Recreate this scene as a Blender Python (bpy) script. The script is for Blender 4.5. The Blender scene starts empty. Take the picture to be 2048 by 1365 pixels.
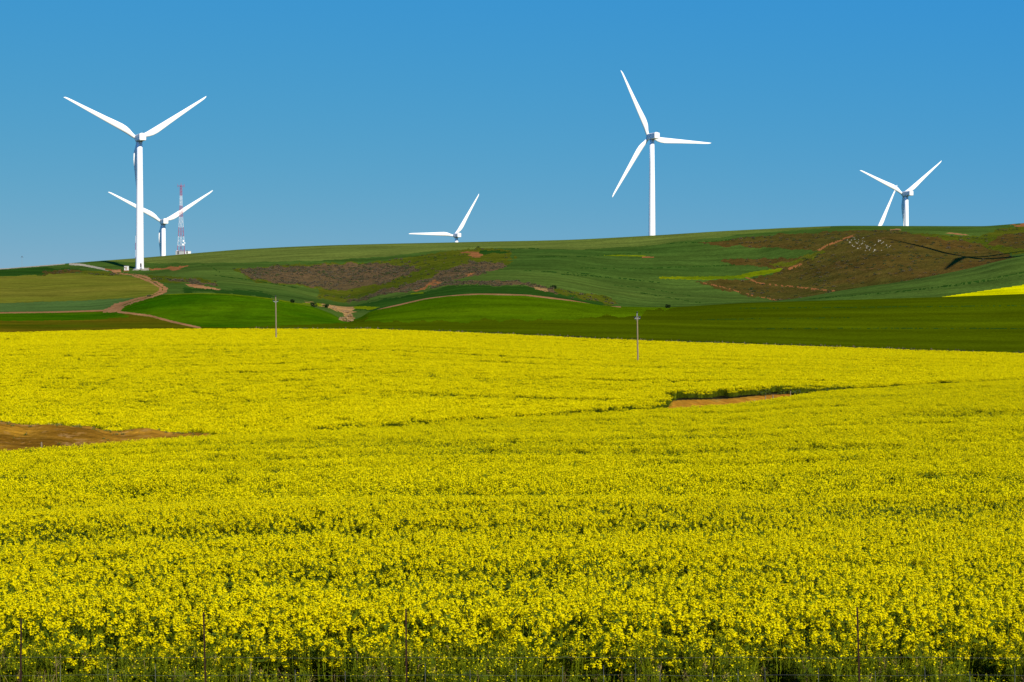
import bpy, math, random
import numpy as np
from mathutils import Vector, Matrix

# ------------------------------------------------------------------ camera, sky, sun, exposure
scene = bpy.context.scene
COL = scene.collection
R = math.radians
CAMZ = 5.0                    # the photographer stands on a road bank, about 5 m above the field
F, CX, CY = 4000.0, 1024.0, 682.5   # focal length and centre in pixels of the 2048 px wide photograph
cam = bpy.data.cameras.new("camera")
cam.sensor_width = 36.0
cam.lens = 36.0 * F / 2048.0
cam.clip_start, cam.clip_end = 0.5, 60000
cam_ob = bpy.data.objects.new("camera", cam)
cam_ob.location = (0, 0, CAMZ)
cam_ob.rotation_euler = (R(90), 0, 0)
COL.objects.link(cam_ob)
scene.camera = cam_ob

SUN_AZ, SUN_EL = 28.0, 30.0   # degrees right of "straight behind the camera", and above the horizon
SUN = Vector((math.sin(R(SUN_AZ)) * math.cos(R(SUN_EL)), -math.cos(R(SUN_AZ)) * math.cos(R(SUN_EL)), math.sin(R(SUN_EL))))
SKY_CURVE = ((0.198, 1.38), (2.02, 0.385), (10.04, -0.185))
world = bpy.data.worlds.new("World")
scene.world = world
world.use_nodes = True
wt = world.node_tree
bg = wt.nodes["Background"]
sky = wt.nodes.new("ShaderNodeTexSky")
sky.sky_type = 'NISHITA'
sky.sun_disc = False
sky.sun_elevation = R(SUN_EL)
sky.sun_rotation = math.atan2(SUN.x, SUN.y)
sky.altitude = 1200
sky.air_density = 0.75
sky.dust_density = 0.0
sky.ozone_density = 4.0
# polarised, deep azure sky: each channel of the Nishita sky gets its own contrast and gain
sep = wt.nodes.new("ShaderNodeSeparateColor"); com = wt.nodes.new("ShaderNodeCombineColor")
wt.links.new(sky.outputs[0], sep.inputs[0])
for ch_, (gain, power) in enumerate(SKY_CURVE):
    pw = wt.nodes.new("ShaderNodeMath"); pw.operation = 'POWER'; pw.inputs[1].default_value = power
    ml = wt.nodes.new("ShaderNodeMath"); ml.operation = 'MULTIPLY'; ml.inputs[1].default_value = gain
    mxn = wt.nodes.new("ShaderNodeMath"); mxn.operation = 'MAXIMUM'; mxn.inputs[1].default_value = 0.5
    wt.links.new(sep.outputs[ch_], mxn.inputs[0]); wt.links.new(mxn.outputs[0], pw.inputs[0]); wt.links.new(pw.outputs[0], ml.inputs[0]); wt.links.new(ml.outputs[0], com.inputs[ch_])
wt.links.new(com.outputs[0], bg.inputs[0])
bg.inputs[1].default_value = 0.075

sl = bpy.data.lights.new("sun", 'SUN')
sl.energy = 5.0
sl.angle = R(0.53)
sl.color = (1.0, 0.94, 0.82)
so = bpy.data.objects.new("sun", sl)
so.rotation_euler = SUN.to_track_quat('Z', 'Y').to_euler()
so.location = SUN * 300
COL.objects.link(so)

vs = scene.view_settings
vs.view_transform = 'Standard'
vs.look = 'None'
vs.exposure = 0.25
vs.gamma = 1.0
scene.cycles.max_bounces = 6
scene.cycles.diffuse_bounces = 3
scene.cycles.transmission_bounces = 3

rng = np.random.default_rng(7)
random.seed(7)

# ------------------------------------------------------------------ small helpers
def pchip(x, y, xq):
    x = np.asarray(x, float); y = np.asarray(y, float); xq = np.asarray(xq, float)
    h = np.diff(x); d = np.diff(y) / h
    m = np.zeros_like(y)
    w1 = 2 * h[1:] + h[:-1]; w2 = h[1:] + 2 * h[:-1]
    ok = d[:-1] * d[1:] > 0
    with np.errstate(divide='ignore', invalid='ignore'):
        mm = (w1 + w2) / (w1 / d[:-1] + w2 / d[1:])
    m[1:-1] = np.where(ok, mm, 0)
    m[0], m[-1] = d[0], d[-1]
    xq = np.clip(xq, x[0], x[-1])
    i = np.clip(np.searchsorted(x, xq) - 1, 0, len(x) - 2)
    t = (xq - x[i]) / h[i]
    t2, t3 = t * t, t * t * t
    return ((2*t3-3*t2+1) * y[i] + (t3-2*t2+t) * h[i] * m[i] + (-2*t3+3*t2) * y[i+1] + (t3-t2) * h[i] * m[i+1])

def vnoise(x, y, seed=0):
    """value noise 0..1"""
    xi = np.floor(x).astype(np.int64); yi = np.floor(y).astype(np.int64)
    fx = x - xi; fy = y - yi
    fx = fx * fx * (3 - 2 * fx); fy = fy * fy * (3 - 2 * fy)
    def h(a, b):
        n = (a * 374761393 + b * 668265263 + seed * 1442695041) & 0x7fffffff
        n = ((n ^ (n >> 13)) * 1274126177) & 0x7fffffff
        n = n ^ (n >> 16)
        return (n & 0xffff) / 65535.0
    return (h(xi, yi) * (1-fx) + h(xi+1, yi) * fx) * (1-fy) + (h(xi, yi+1) * (1-fx) + h(xi+1, yi+1) * fx) * fy

def fbm(x, y, seed=0, octv=3):
    s = 0; a = 0.5; t = 0
    for o in range(octv):
        s = s + a * vnoise(x * 2**o, y * 2**o, seed + o * 17); t += a; a *= 0.5
    return s / t

# ------------------------------------------------------------------ materials
def mat(name, rough=0.9):
    m = bpy.data.materials.new(name)
    m.use_nodes = True
    nt = m.node_tree
    b = nt.nodes["Principled BSDF"]
    b.inputs["Roughness"].default_value = rough
    b.inputs["Specular IOR Level"].default_value = 0.0
    return m, nt, b

def pos(nt, scale=(1, 1, 1)):
    g = nt.nodes.new("ShaderNodeNewGeometry")
    v = nt.nodes.new("ShaderNodeVectorMath"); v.operation = 'MULTIPLY'
    v.inputs[1].default_value = scale
    nt.links.new(g.outputs["Position"], v.inputs[0])
    return v.outputs[0]

def noise(nt, vec, scale, detail=4, rough=0.6, lo=0.35, hi=0.65):
    n = nt.nodes.new("ShaderNodeTexNoise")
    n.inputs["Scale"].default_value = scale
    n.inputs["Detail"].default_value = detail
    n.inputs["Roughness"].default_value = rough
    nt.links.new(vec, n.inputs["Vector"])
    r = nt.nodes.new("ShaderNodeMapRange")
    r.inputs[1].default_value = lo; r.inputs[2].default_value = hi
    nt.links.new(n.outputs["Fac"], r.inputs[0])
    return r.outputs[0]

def mixc(nt, fac, a, b, blend='MIX'):
    n = nt.nodes.new("ShaderNodeMix"); n.data_type = 'RGBA'; n.blend_type = blend
    if isinstance(fac, (int, float)): n.inputs[0].default_value = fac
    else: nt.links.new(fac, n.inputs[0])
    for s, v in ((6, a), (7, b)):
        if isinstance(v, (tuple, list)): n.inputs[s].default_value = (*v[:3], 1)
        else: nt.links.new(v, n.inputs[s])
    return n.outputs[2]

def mulf(nt, a, k):
    n = nt.nodes.new("ShaderNodeMath"); n.operation = 'MULTIPLY'
    nt.links.new(a, n.inputs[0]); n.inputs[1].default_value = k
    return n.outputs[0]

def srgb(r, g, b):
    f = lambda c: (c/255/12.92) if c/255 <= 0.04045 else ((c/255+0.055)/1.055)**2.4
    return (f(r), f(g), f(b))

def ground_mat(name, ca, cb, cc=None, big=0.012, fine=0.9, stretch=(1, 1, 1), bump=0.3, bdist=0.3, ccfac=0.6, cclo=0.55, cchi=0.7, row=None, k=(1, 1, 1), rowfac=0.35, streak=0.6):
    """two-tone land cover: broad drifts of colour, fine mottling, and a third colour in specks"""
    ca = tuple(a * q for a, q in zip(ca, k)); cb = tuple(a * q for a, q in zip(cb, k))
    m, nt, b = mat(name, 0.95)
    p = pos(nt); ps = pos(nt, stretch)
    c = mixc(nt, noise(nt, ps, big, 4), ca, cb)
    c2 = mixc(nt, noise(nt, ps, big * 9, 3), (0.72, 0.72, 0.72), (1.28, 1.28, 1.28))
    c = mixc(nt, 0.65, c, c2, 'MULTIPLY')
    c = mixc(nt, streak, c, mixc(nt, noise(nt, pos(nt, (0.06, 1, 1)), 0.09, 4, 0.65, 0.35, 0.62), (0.68, 0.74, 0.72), (1.16, 1.12, 1.1)), 'MULTIPLY')
    f = noise(nt, p, fine, 3, 0.7, 0.3, 0.7)
    c3 = mixc(nt, f, (0.62, 0.62, 0.62), (1.36, 1.36, 1.36))
    c = mixc(nt, 0.6, c, c3, 'MULTIPLY')
    if cc is not None:
        c = mixc(nt, mulf(nt, noise(nt, p, fine * 0.35, 4, 0.75, cclo, cchi), ccfac), c, cc)
    if row is not None:
        # drilled crop rows / wheelings running across the slope
        w = nt.nodes.new("ShaderNodeTexWave"); w.bands_direction = 'Y'
        w.inputs["Scale"].default_value = row
        w.inputs["Distortion"].default_value = 3.0
        w.inputs["Detail"].default_value = 2
        w.inputs["Detail Scale"].default_value = 0.15
        nt.links.new(pos(nt, (0.35, 1, 0)), w.inputs["Vector"])
        r = nt.nodes.new("ShaderNodeMapRange"); r.inputs[1].default_value = 0.0; r.inputs[2].default_value = 0.3
        nt.links.new(w.outputs["Fac"], r.inputs[0])
        c = mixc(nt, rowfac, c, mixc(nt, r.outputs[0], (0.6, 0.62, 0.6), (1.08, 1.08, 1.08)), 'MULTIPLY')
    nt.links.new(c, b.inputs["Base Color"])
    if bump:
        bm = nt.nodes.new("ShaderNodeBump")
        bm.inputs["Strength"].default_value = bump
        bm.inputs["Distance"].default_value = bdist
        nt.links.new(f, bm.inputs["Height"])
        nt.links.new(bm.outputs[0], b.inputs["Normal"])
    return m

def leaf_mat(name, col_a, col_b, trans=0.35, rough=0.6, nscale=3.0):
    m = bpy.data.materials.new(name); m.use_nodes = True
    nt = m.node_tree
    b = nt.nodes["Principled BSDF"]; out = nt.nodes["Material Output"]
    b.inputs["Roughness"].default_value = rough
    b.inputs["Specular IOR Level"].default_value = 0.03
    oi = nt.nodes.new("ShaderNodeObjectInfo")
    n1 = noise(nt, pos(nt), nscale, 2, 0.5, 0.3, 0.7)
    ad = nt.nodes.new("ShaderNodeMath"); ad.operation = 'ADD'
    nt.links.new(mulf(nt, oi.outputs["Random"], 0.5), ad.inputs[0])
    nt.links.new(mulf(nt, n1, 0.5), ad.inputs[1])
    c = mixc(nt, ad.outputs[0], col_a, col_b)
    nt.links.new(c, b.inputs["Base Color"])
    t = nt.nodes.new("ShaderNodeBsdfTranslucent")
    nt.links.new(c, t.inputs["Color"])
    mx = nt.nodes.new("ShaderNodeMixShader"); mx.inputs[0].default_value = trans
    nt.links.new(b.outputs[0], mx.inputs[1]); nt.links.new(t.outputs[0], mx.inputs[2])
    nt.links.new(mx.outputs[0], out.inputs[0])
    return m

M = {}
M['petal'] = leaf_mat("canola_petal", (0.71, 0.585, 0.0005), (0.80, 0.675, 0.0014), 0.3, 0.8, 0.4)
M['bud'] = leaf_mat("canola_bud", (0.36, 0.40, 0.01), (0.50, 0.48, 0.01), 0.25)
M['stem'] = leaf_mat("canola_stem", (0.10, 0.135, 0.003), (0.18, 0.21, 0.006), 0.3)
M['leaf'] = leaf_mat("canola_leaf", (0.07, 0.105, 0.003), (0.13, 0.165, 0.006), 0.35)
M['dry'] = leaf_mat("dry_stalk", (0.20, 0.14, 0.05), (0.34, 0.24, 0.09), 0.25)
M['scrub'] = leaf_mat("scrub_leaf", (0.085, 0.068, 0.035), (0.14, 0.11, 0.06), 0.15)
M['scrub_g'] = leaf_mat("green_scrub_leaf", (0.045, 0.065, 0.018), (0.08, 0.10, 0.03), 0.2)
M['bushleaf'] = leaf_mat("bush_leaf", (0.015, 0.035, 0.008), (0.035, 0.06, 0.012), 0.2)

M['soil'] = ground_mat("field_soil", (0.030, 0.028, 0.010), (0.045, 0.035, 0.014), (0.02, 0.035, 0.006), 0.2, 6.0, bump=0.5, bdist=0.05)
M['verge'] = ground_mat("verge_grass_shade_tone", (0.014, 0.018, 0.004), (0.026, 0.025, 0.007), (0.04, 0.035, 0.015), 0.2, 6.0, bump=0.5, bdist=0.05)  # albedo held near black to stand in for deep shade among the stems
M['bank'] = ground_mat("bare_bank_earth", srgb(178, 118, 38), srgb(118, 74, 22), srgb(186, 142, 80), 0.22, 2.6, (0.4, 1, 3), 0.7, 0.12, 0.55, k=(1.0, 1.16, 0.8))
M['strip'] = ground_mat("bare_strip_earth", srgb(172, 112, 36), srgb(150, 88, 30), srgb(150, 130, 60), 0.1, 1.2, bump=0.4, bdist=0.1, k=(0.92, 1.12, 0.8))
M['wheat_near'] = ground_mat("olive_wheat", srgb(70, 82, 6), srgb(84, 96, 10), None, 0.012, 1.2, (0.25, 1, 1), 0.4, 0.2, row=0.009, k=(.74, .74, .2))
M['hump'] = ground_mat("bright_pasture", srgb(50, 88, 8), srgb(84, 108, 14), None, 0.018, 1.1, (1, 1, 1), 0.5, 0.3, k=(0.68, 0.8, 0.2))
M['knoll'] = ground_mat("olive_pasture_knoll", srgb(66, 94, 8), srgb(84, 106, 14), None, 0.014, 1.1, (0.6, 1, 1), 0.5, 0.3, k=(.86, .86, .2))
M['footstrip'] = ground_mat("foot_pasture", srgb(52, 82, 10), srgb(104, 96, 32), None, 0.02, 1.0, (0.4, 1, 1), 0.4, 0.25, k=(0.91, 0.74, 0.2))
M['wheat_hill'] = ground_mat("hill_wheat", srgb(52, 84, 36), srgb(74, 100, 46), None, 0.007, 0.5, (0.45, 1, 1), 0.4, 0.35, row=0.022, k=(1.05, 0.85, 0.5))
M['ridge'] = ground_mat("ridge_wheat", srgb(74, 96, 40), srgb(92, 108, 50), None, 0.009, 0.5, (0.3, 1, 1), 0.4, 0.35, row=0.03, k=(1.05, .9, .6), rowfac=.2)
M['olive'] = ground_mat("olive_pasture", srgb(90, 100, 34), srgb(104, 104, 44), None, 0.012, 0.6, (0.4, 1, 1), 0.3, 0.25, k=(1.09, 0.96, 0.5))
M['teal'] = ground_mat("teal_wheat", srgb(66, 98, 50), srgb(76, 104, 58), None, 0.012, 0.7, (0.4, 1, 1), 0.3, 0.25, k=(1.13, 0.91, 0.6))
M['darkgreen'] = ground_mat("dark_wheat", srgb(32, 66, 26), srgb(44, 78, 26), None, 0.02, 0.8, (0.4, 1, 1), 0.3, 0.25, k=(1, 0.85, 0.5))
M['rough'] = ground_mat("rough_grass", srgb(76, 92, 26), srgb(98, 104, 32), srgb(92, 76, 46), 0.03, 0.6, (0.5, 1, 1), 0.6, 0.5, 0.5, k=(0.76, 0.68, 0.35))
M['scrubland'] = ground_mat("brown_scrub_ground", srgb(88, 76, 50), srgb(104, 84, 58), srgb(60, 66, 34), 0.03, 0.7, bump=0.8, bdist=0.5, k=(1, 0.9, 0.7))
M['brownhill'] = ground_mat("brown_hillside", srgb(86, 70, 36), srgb(78, 78, 34), srgb(132, 92, 56), 0.016, 0.55, bump=0.7, bdist=0.4, ccfac=0.45, cclo=0.58, cchi=0.72, k=(0.88, 0.76, 0.48))
M['track'] = ground_mat("dirt_track_earth", srgb(160, 112, 66), srgb(142, 96, 54), srgb(178, 140, 92), 0.08, 0.8, bump=0.2, bdist=0.1)
M['gravel'] = ground_mat("pale_gravel", srgb(168, 156, 126), srgb(142, 130, 100), None, 0.1, 0.8, bump=0.2, bdist=0.1)
M['rocksoil'] = ground_mat("eroded_soil", srgb(176, 134, 74), srgb(150, 112, 62), srgb(74, 84, 34), 0.12, 0.6, bump=0.9, bdist=0.5)
M['redsoil'] = ground_mat("red_soil", srgb(146, 92, 54), srgb(120, 78, 46), srgb(96, 84, 40), 0.1, 0.6, bump=0.3, bdist=0.2, k=(1.1, 1.05, 0.8))
M['yellowgreen'] = ground_mat("flowering_grass", srgb(124, 134, 18), srgb(92, 116, 22), None, 0.04, 0.5, bump=0.3, bdist=0.2, k=(0.8, 0.75, 0.3))
M['fargreen'] = ground_mat("far_grass", srgb(62, 84, 36), srgb(80, 98, 44), None, 0.004, 0.2, bump=0.0)
M['canola_far'] = ground_mat("distant_canola", srgb(206, 194, 0), srgb(190, 182, 0), None, 0.02, 1.0, (0.3, 1, 1), 0.3, 0.3)

def paint_mat(name, col, rough=0.35, dirt=0.06, spec=0.4):
    m, nt, b = mat(name, rough)
    b.inputs["Specular IOR Level"].default_value = spec
    tc = nt.nodes.new("ShaderNodeTexCoord")
    n = noise(nt, tc.outputs["Object"], 0.6, 4, 0.6, 0.3, 0.75)
    nt.links.new(mixc(nt, n, tuple(c * (1 - dirt) for c in col), col), b.inputs["Base Color"])
    return m

M['white'] = paint_mat("turbine_white", (0.87, 0.85, 0.79), 0.35, 0.04)
M['nacelle'] = paint_mat("nacelle_white", (0.80, 0.77, 0.70), 0.4, 0.06)
M['seam'] = paint_mat("panel_seam_grey", (0.30, 0.30, 0.30), 0.6)
M['darkgrey'] = paint_mat("dark_grey", (0.05, 0.05, 0.055), 0.6)
M['concrete'] = paint_mat("concrete", (0.42, 0.40, 0.36), 0.9, 0.25, 0.1)
M['mast_red'] = paint_mat("mast_red", (0.42, 0.07, 0.13), 0.5, 0.15)
M['mast_white'] = paint_mat("mast_white", (0.74, 0.74, 0.74), 0.5, 0.1)
M['dish'] = paint_mat("dish_white", (0.80, 0.80, 0.78), 0.5)
M['hutwhite'] = paint_mat("hut_white", (0.72, 0.70, 0.64), 0.8, 0.15)
M['hutgrey'] = paint_mat("hut_grey", (0.34, 0.34, 0.33), 0.8, 0.2)
M['roofgrey'] = paint_mat("roof_grey", (0.25, 0.24, 0.23), 0.7, 0.2)
M['door'] = paint_mat("door_tan", (0.45, 0.30, 0.18), 0.6, 0.2)
M['rust'] = paint_mat("rusty_steel", (0.035, 0.016, 0.010), 0.85, 0.4, 0.1)
M['wire'] = paint_mat("galvanised_wire", (0.16, 0.16, 0.14), 0.5, 0.2)
M['steel'] = paint_mat("galvanised_steel", (0.24, 0.25, 0.25), 0.45, 0.15)
M['insul'] = paint_mat("dark_insulator", (0.02, 0.015, 0.012), 0.3)
M['rock'] = ground_mat("boulder_stone", srgb(150, 120, 80), srgb(120, 96, 66), srgb(80, 70, 50), 0.5, 3.0, bump=0.6, bdist=0.2)

def wood_mat():
    m, nt, b = mat("weathered_pole_wood", 0.85)
    tc = nt.nodes.new("ShaderNodeTexCoord")
    v = nt.nodes.new("ShaderNodeVectorMath"); v.operation = 'MULTIPLY'; v.inputs[1].default_value = (9, 9, 0.5)
    nt.links.new(tc.outputs["Object"], v.inputs[0])
    c = mixc(nt, noise(nt, v.outputs[0], 2.0, 5), (0.16, 0.115, 0.065), (0.27, 0.21, 0.13))
    nt.links.new(c, b.inputs["Base Color"])
    return m
M['wood'] = wood_mat()

# ------------------------------------------------------------------ object bookkeeping
def tag(o, label=None, cat=None, group=None, kind=None):
    if label: o['label'] = label
    if cat: o['category'] = cat
    if group: o['group'] = group
    if kind: o['kind'] = kind
    return o

def thing(name, label, cat, loc=(0, 0, 0), rz=0.0, group=None):
    o = bpy.data.objects.new(name, None)
    o.empty_display_size = 0.5
    o.location = loc; o.rotation_euler = (0, 0, rz)
    COL.objects.link(o)
    return tag(o, label, cat, group)

def copy_tree(o, parent=None):
    c = o.copy(); COL.objects.link(c)
    if parent is not None: c.parent = parent
    for ch in list(o.children): copy_tree(ch, c)
    return c

class MB:
    """collects simple shapes; build() links them as one mesh object"""
    def __init__(s): s.v = []; s.f = []; s.m = []; s.sm = []
    def add(s, v, f, mi=0, smooth=False):
        o = len(s.v); s.v += [tuple(p) for p in v]
        s.f += [tuple(i + o for i in q) for q in f]; s.m += [mi] * len(f); s.sm += [smooth] * len(f)
    def box(s, c, d, mi=0, rot=None):
        x, y, z = (k / 2 for k in d)
        v = [Vector((a, b, e)) for a in (-x, x) for b in (-y, y) for e in (-z, z)]
        if rot: v = [rot @ p for p in v]
        v = [p + Vector(c) for p in v]
        s.add(v, [(0, 1, 3, 2), (4, 6, 7, 5), (0, 4, 5, 1), (2, 3, 7, 6), (0, 2, 6, 4), (1, 5, 7, 3)], mi)
    def bevbox(s, c, d, b, mi=0):
        """box with chamfered edges along its length (y) and at both ends"""
        hx, hy, hz = (k / 2 for k in d)
        def ring(y, q):
            X, Z = hx - q, hz - q
            return [(-X + b, y, -Z), (X - b, y, -Z), (X, y, -Z + b), (X, y, Z - b), (X - b, y, Z), (-X + b, y, Z), (-X, y, Z - b), (-X, y, -Z + b)]
        rs = [ring(-hy, b * .5), ring(-hy + b * .5, 0), ring(hy - b * .5, 0), ring(hy, b * .5)]
        v = [(p[0] + c[0], p[1] + c[1], p[2] + c[2]) for r in rs for p in r]
        f = [tuple(range(8)), tuple(range(31, 23, -1))]
        for k in range(3):
            for i in range(8):
                j = (i + 1) % 8
                f.append((k*8+i, (k+1)*8+i, (k+1)*8+j, k*8+j))
        s.add(v, f, mi)
    def tube(s, pts, rad, n=8, mi=0, caps=True, smooth=True):
        pts = [Vector(p) for p in pts]
        if not hasattr(rad, '__len__'): rad = [rad] * len(pts)
        v = []; f = []
        for k, p in enumerate(pts):
            t = (pts[min(k+1, len(pts)-1)] - pts[max(k-1, 0)]).normalized()
            a = t.cross(Vector((0, 0, 1)))
            if a.length < 1e-3: a = Vector((1, 0, 0))
            a.normalize(); b = t.cross(a)
            for i in range(n):
                q = 2 * math.pi * i / n
                v.append(p + (a * math.cos(q) + b * math.sin(q)) * rad[k])
        for k in range(len(pts) - 1):
            for i in range(n):
                j = (i + 1) % n
                f.append((k*n+i, k*n+j, (k+1)*n+j, (k+1)*n+i))
        s.add(v, f, mi, smooth)
        if caps:
            s.add(v[:n], [tuple(range(n))[::-1]], mi); s.add(v[-n:], [tuple(range(n))], mi)
    def lathe(s, prof, n=24, mi=0, smooth=True, axis='z', off=(0, 0, 0)):
        v = []; f = []
        for r, h in prof:
            for i in range(n):
                q = 2 * math.pi * i / n
                p = (r * math.cos(q), r * math.sin(q), h) if axis == 'z' else (r * math.cos(q), h, r * math.sin(q))
                v.append((p[0] + off[0], p[1] + off[1], p[2] + off[2]))
        for k in range(len(prof) - 1):
            for i in range(n):
                j = (i + 1) % n
                f.append((k*n+i, k*n+j, (k+1)*n+j, (k+1)*n+i))
        f.append(tuple(range(n))[::-1]); f.append(tuple(range((len(prof)-1)*n, len(prof)*n)))
        s.add(v, f, mi, smooth)
        s.sm[-1] = s.sm[-2] = False
    def build(s, name, mats, parent=None, loc=None):
        me = bpy.data.meshes.new(name)
        me.from_pydata(s.v, [], s.f)
        if not isinstance(mats, (list, tuple)): mats = [mats]
        for m in mats: me.materials.append(m)
        me.polygons.foreach_set("material_index", s.m)
        me.polygons.foreach_set("use_smooth", s.sm)
        me.update()
        o = bpy.data.objects.new(name, me)
        if parent is not None: o.parent = parent
        if loc is not None: o.location = loc
        COL.objects.link(o)
        return o

# ------------------------------------------------------------------ terrain: a height field z(x, y), built from surveyed cross-lines
# Each line gives, for bearings u (pixel column of the 2048 px photo), the distance and the sight-line height of the ground.
HC = 1.1   # height of the canola crop
U = [-1500, -600, 0]
def C(*p): return p
def interp(c, u): 
    c = sorted(c); return pchip([a for a, _ in c], [b for _, b in c], u)

cr_D = C((-1500, 98), (-600, 104), (0, 112), (200, 118), (450, 130), (600, 140), (800, 150), (1000, 163), (1340, 190), (1500, 205), (1700, 228), (2048, 258), (2700, 285), (3500, 300))
cr_y = C((-1500, 930), (-600, 918), (0, 903), (200, 888), (450, 868), (600, 859), (800, 848), (1000, 836), (1250, 821), (1340, 815), (1420, 811), (1500, 804), (1560, 796), (1610, 787), (1700, 779), (1850, 770), (2048, 760), (2700, 742), (3500, 730))
gap = C((-1500, 26), (-600, 25), (0, 24), (250, 20), (380, 14), (450, 7), (490, 2), (600, .6), (700, .8), (760, 1.2), (900, .6), (1240, 1.2), (1325, 3), (1346, 14), (1450, 15), (1540, 12), (1610, 7), (1700, 5), (1900, 4.5), (2048, 5), (2700, 5), (3500, 5))
bk_y = C((-1500, 860), (-600, 855), (-100, 848), (0, 846), (45, 852), (95, 848), (170, 850), (240, 861), (290, 858), (340, 865), (400, 863), (440, 868), (480, 885), (600, 884), (800, 870), (1000, 858), (1240, 836), (1325, 830), (1346, 802), (1450, 798), (1540, 790), (1610, 788), (1700, 788), (1850, 781), (2048, 772), (2700, 752), (3500, 742))
ed_D = C((-1500, 445), (0, 450), (700, 456), (1275, 470), (1600, 472), (2048, 465), (3500, 450))
ed_y = C((-1500, 690), (-600, 674), (0, 665), (170, 661), (350, 658), (700, 658), (1000, 668), (1270, 680), (1600, 692), (2048, 706), (2700, 722), (3500, 735))
st_y = C((-1500, 660), (-600, 650), (0, 645), (250, 645), (690, 650), (1000, 648), (1225, 648), (1500, 652), (2048, 656), (2700, 660), (3500, 660))
hu_y = C((-1500, 640), (-600, 632), (0, 627), (150, 624), (205, 621), (235, 614), (265, 603), (310, 592), (350, 588), (400, 587), (450, 588), (500, 592), (560, 600), (620, 613), (660, 628), (695, 643), (715, 638), (740, 625), (800, 609), (870, 595), (960, 588), (1050, 590), (1130, 599), (1225, 613), (1320, 615), (1500, 606), (1700, 600), (1900, 594), (2048, 589), (2700, 570), (3500, 555))
va_y = C((-1500, 625), (-600, 618), (0, 613), (150, 611), (235, 604), (300, 594), (400, 592), (500, 598), (560, 606), (620, 613), (660, 624), (695, 638), (740, 632), (800, 620), (870, 606), (960, 600), (1050, 602), (1130, 610), (1225, 620), (1320, 624), (1500, 616), (1700, 608), (1900, 602), (2048, 598), (2700, 580), (3500, 560))
fs_y = C((-1500, 600), (-600, 590), (0, 583), (280, 573), (400, 577), (560, 590), (640, 605), (700, 612), (760, 602), (860, 582), (960, 572), (1100, 578), (1225, 604), (1320, 613), (1400, 611), (1560, 600), (1700, 580), (1850, 556), (1950, 537), (2048, 511), (2200, 488), (2400, 468), (2700, 450), (3500, 440))
bf_y = C((-1500, 590), (-600, 580), (0, 572), (280, 565), (400, 566), (560, 580), (640, 596), (700, 604), (760, 590), (860, 570), (960, 562), (1100, 568), (1225, 592), (1320, 603), (1400, 604), (1560, 600), (1700, 585), (1850, 563), (1950, 546), (2048, 521), (2200, 492), (2400, 470), (2700, 452), (3500, 440))
m2_y = C((-1500, 575), (-600, 562), (0, 553), (150, 551), (280, 553), (400, 545), (560, 558), (700, 575), (800, 556), (960, 532), (1100, 530), (1225, 548), (1400, 560), (1560, 556), (1700, 524), (1780, 508), (1850, 506), (1900, 509), (1950, 511), (2048, 497), (2200, 480), (2400, 462), (2700, 448), (3500, 438))
mx_y = C((-1500, 500), (1500, 512), (1560, 503), (1700, 477), (1780, 467), (1850, 469), (1950, 479), (2048, 474), (2200, 468), (3500, 430))
t1_y = C((-1500, 570), (-600, 556), (0, 542), (120, 540), (210, 541), (280, 539), (400, 524), (690, 508), (960, 498), (1225, 489), (1400, 474), (1560, 465), (1700, 458), (1850, 459), (1980, 460), (2048, 456), (2200, 452), (2700, 440), (3500, 430))
sk_y = C((-1500, 566), (-600, 548), (0, 538), (60, 533.5), (150, 526.5), (280, 517), (400, 506.5), (500, 499), (700, 491), (915, 486), (1100, 482), (1300, 472), (1450, 463), (1600, 455.5), (1700, 452.5), (1850, 453), (1960, 453), (2010, 450), (2048, 447), (2200, 442), (2700, 432), (3500, 425))
sk_D = C((-1500, 1140), (0, 1150), (360, 1180), (900, 1180), (1300, 1120), (1800, 1125), (2048, 1125), (3500, 1120))
b1475 = C((-1500, 12), (500, 19), (917, 40), (1200, 48), (1800, 52), (3500, 50))
b1850 = C((-1500, 8), (500, 14), (917, 27), (1300, 34), (1800, 44), (3500, 42))

def zy(y, D): return CAMZ + (CY - y) / F * D

ucols = np.unique(np.concatenate([np.arange(-1500, -200, 25), np.arange(-200, 2300, 2), np.arange(2300, 3501, 25)])).astype(float)
DROWS = np.unique(np.concatenate([np.arange(0, 26, 2), np.arange(26, 100, 2), np.arange(100, 300, 1), np.arange(300, 430, 3),
    np.arange(430, 500, 1.0), np.arange(500, 700, 1.0), np.arange(700, 1210, 1.25), np.arange(1210, 1300, 6), np.arange(1300, 2000, 25),
    np.arange(2000, 4000, 200), [4000, 5000, 6500, 9000, 14000]])).astype(float)
CRD = interp(cr_D, ucols); GAP = interp(gap, ucols); EDD = interp(ed_D, ucols); SKD = interp(sk_D, ucols)
_c = {k: interp(v, ucols) for k, v in dict(cr=cr_y, bk=bk_y, ed=ed_y, st=st_y, hu=hu_y, va=va_y, fs=fs_y, bf=bf_y, m2=m2_y, mx=mx_y, t1=t1_y, sk=sk_y, b1=b1475, b2=b1850).items()}
Z = np.zeros((len(DROWS), len(ucols)))
ZB = zy(_c['bk'], CRD + GAP) + 0.03 - 1.22 * np.clip((620 - ucols) / 90, 0, 1)
ZBS = np.array([np.average(np.interp(u + np.arange(-150, 151, 10), ucols, ZB), weights=np.exp(-(np.arange(-150, 151, 10) / 75.0) ** 2)) for u in ucols])
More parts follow.
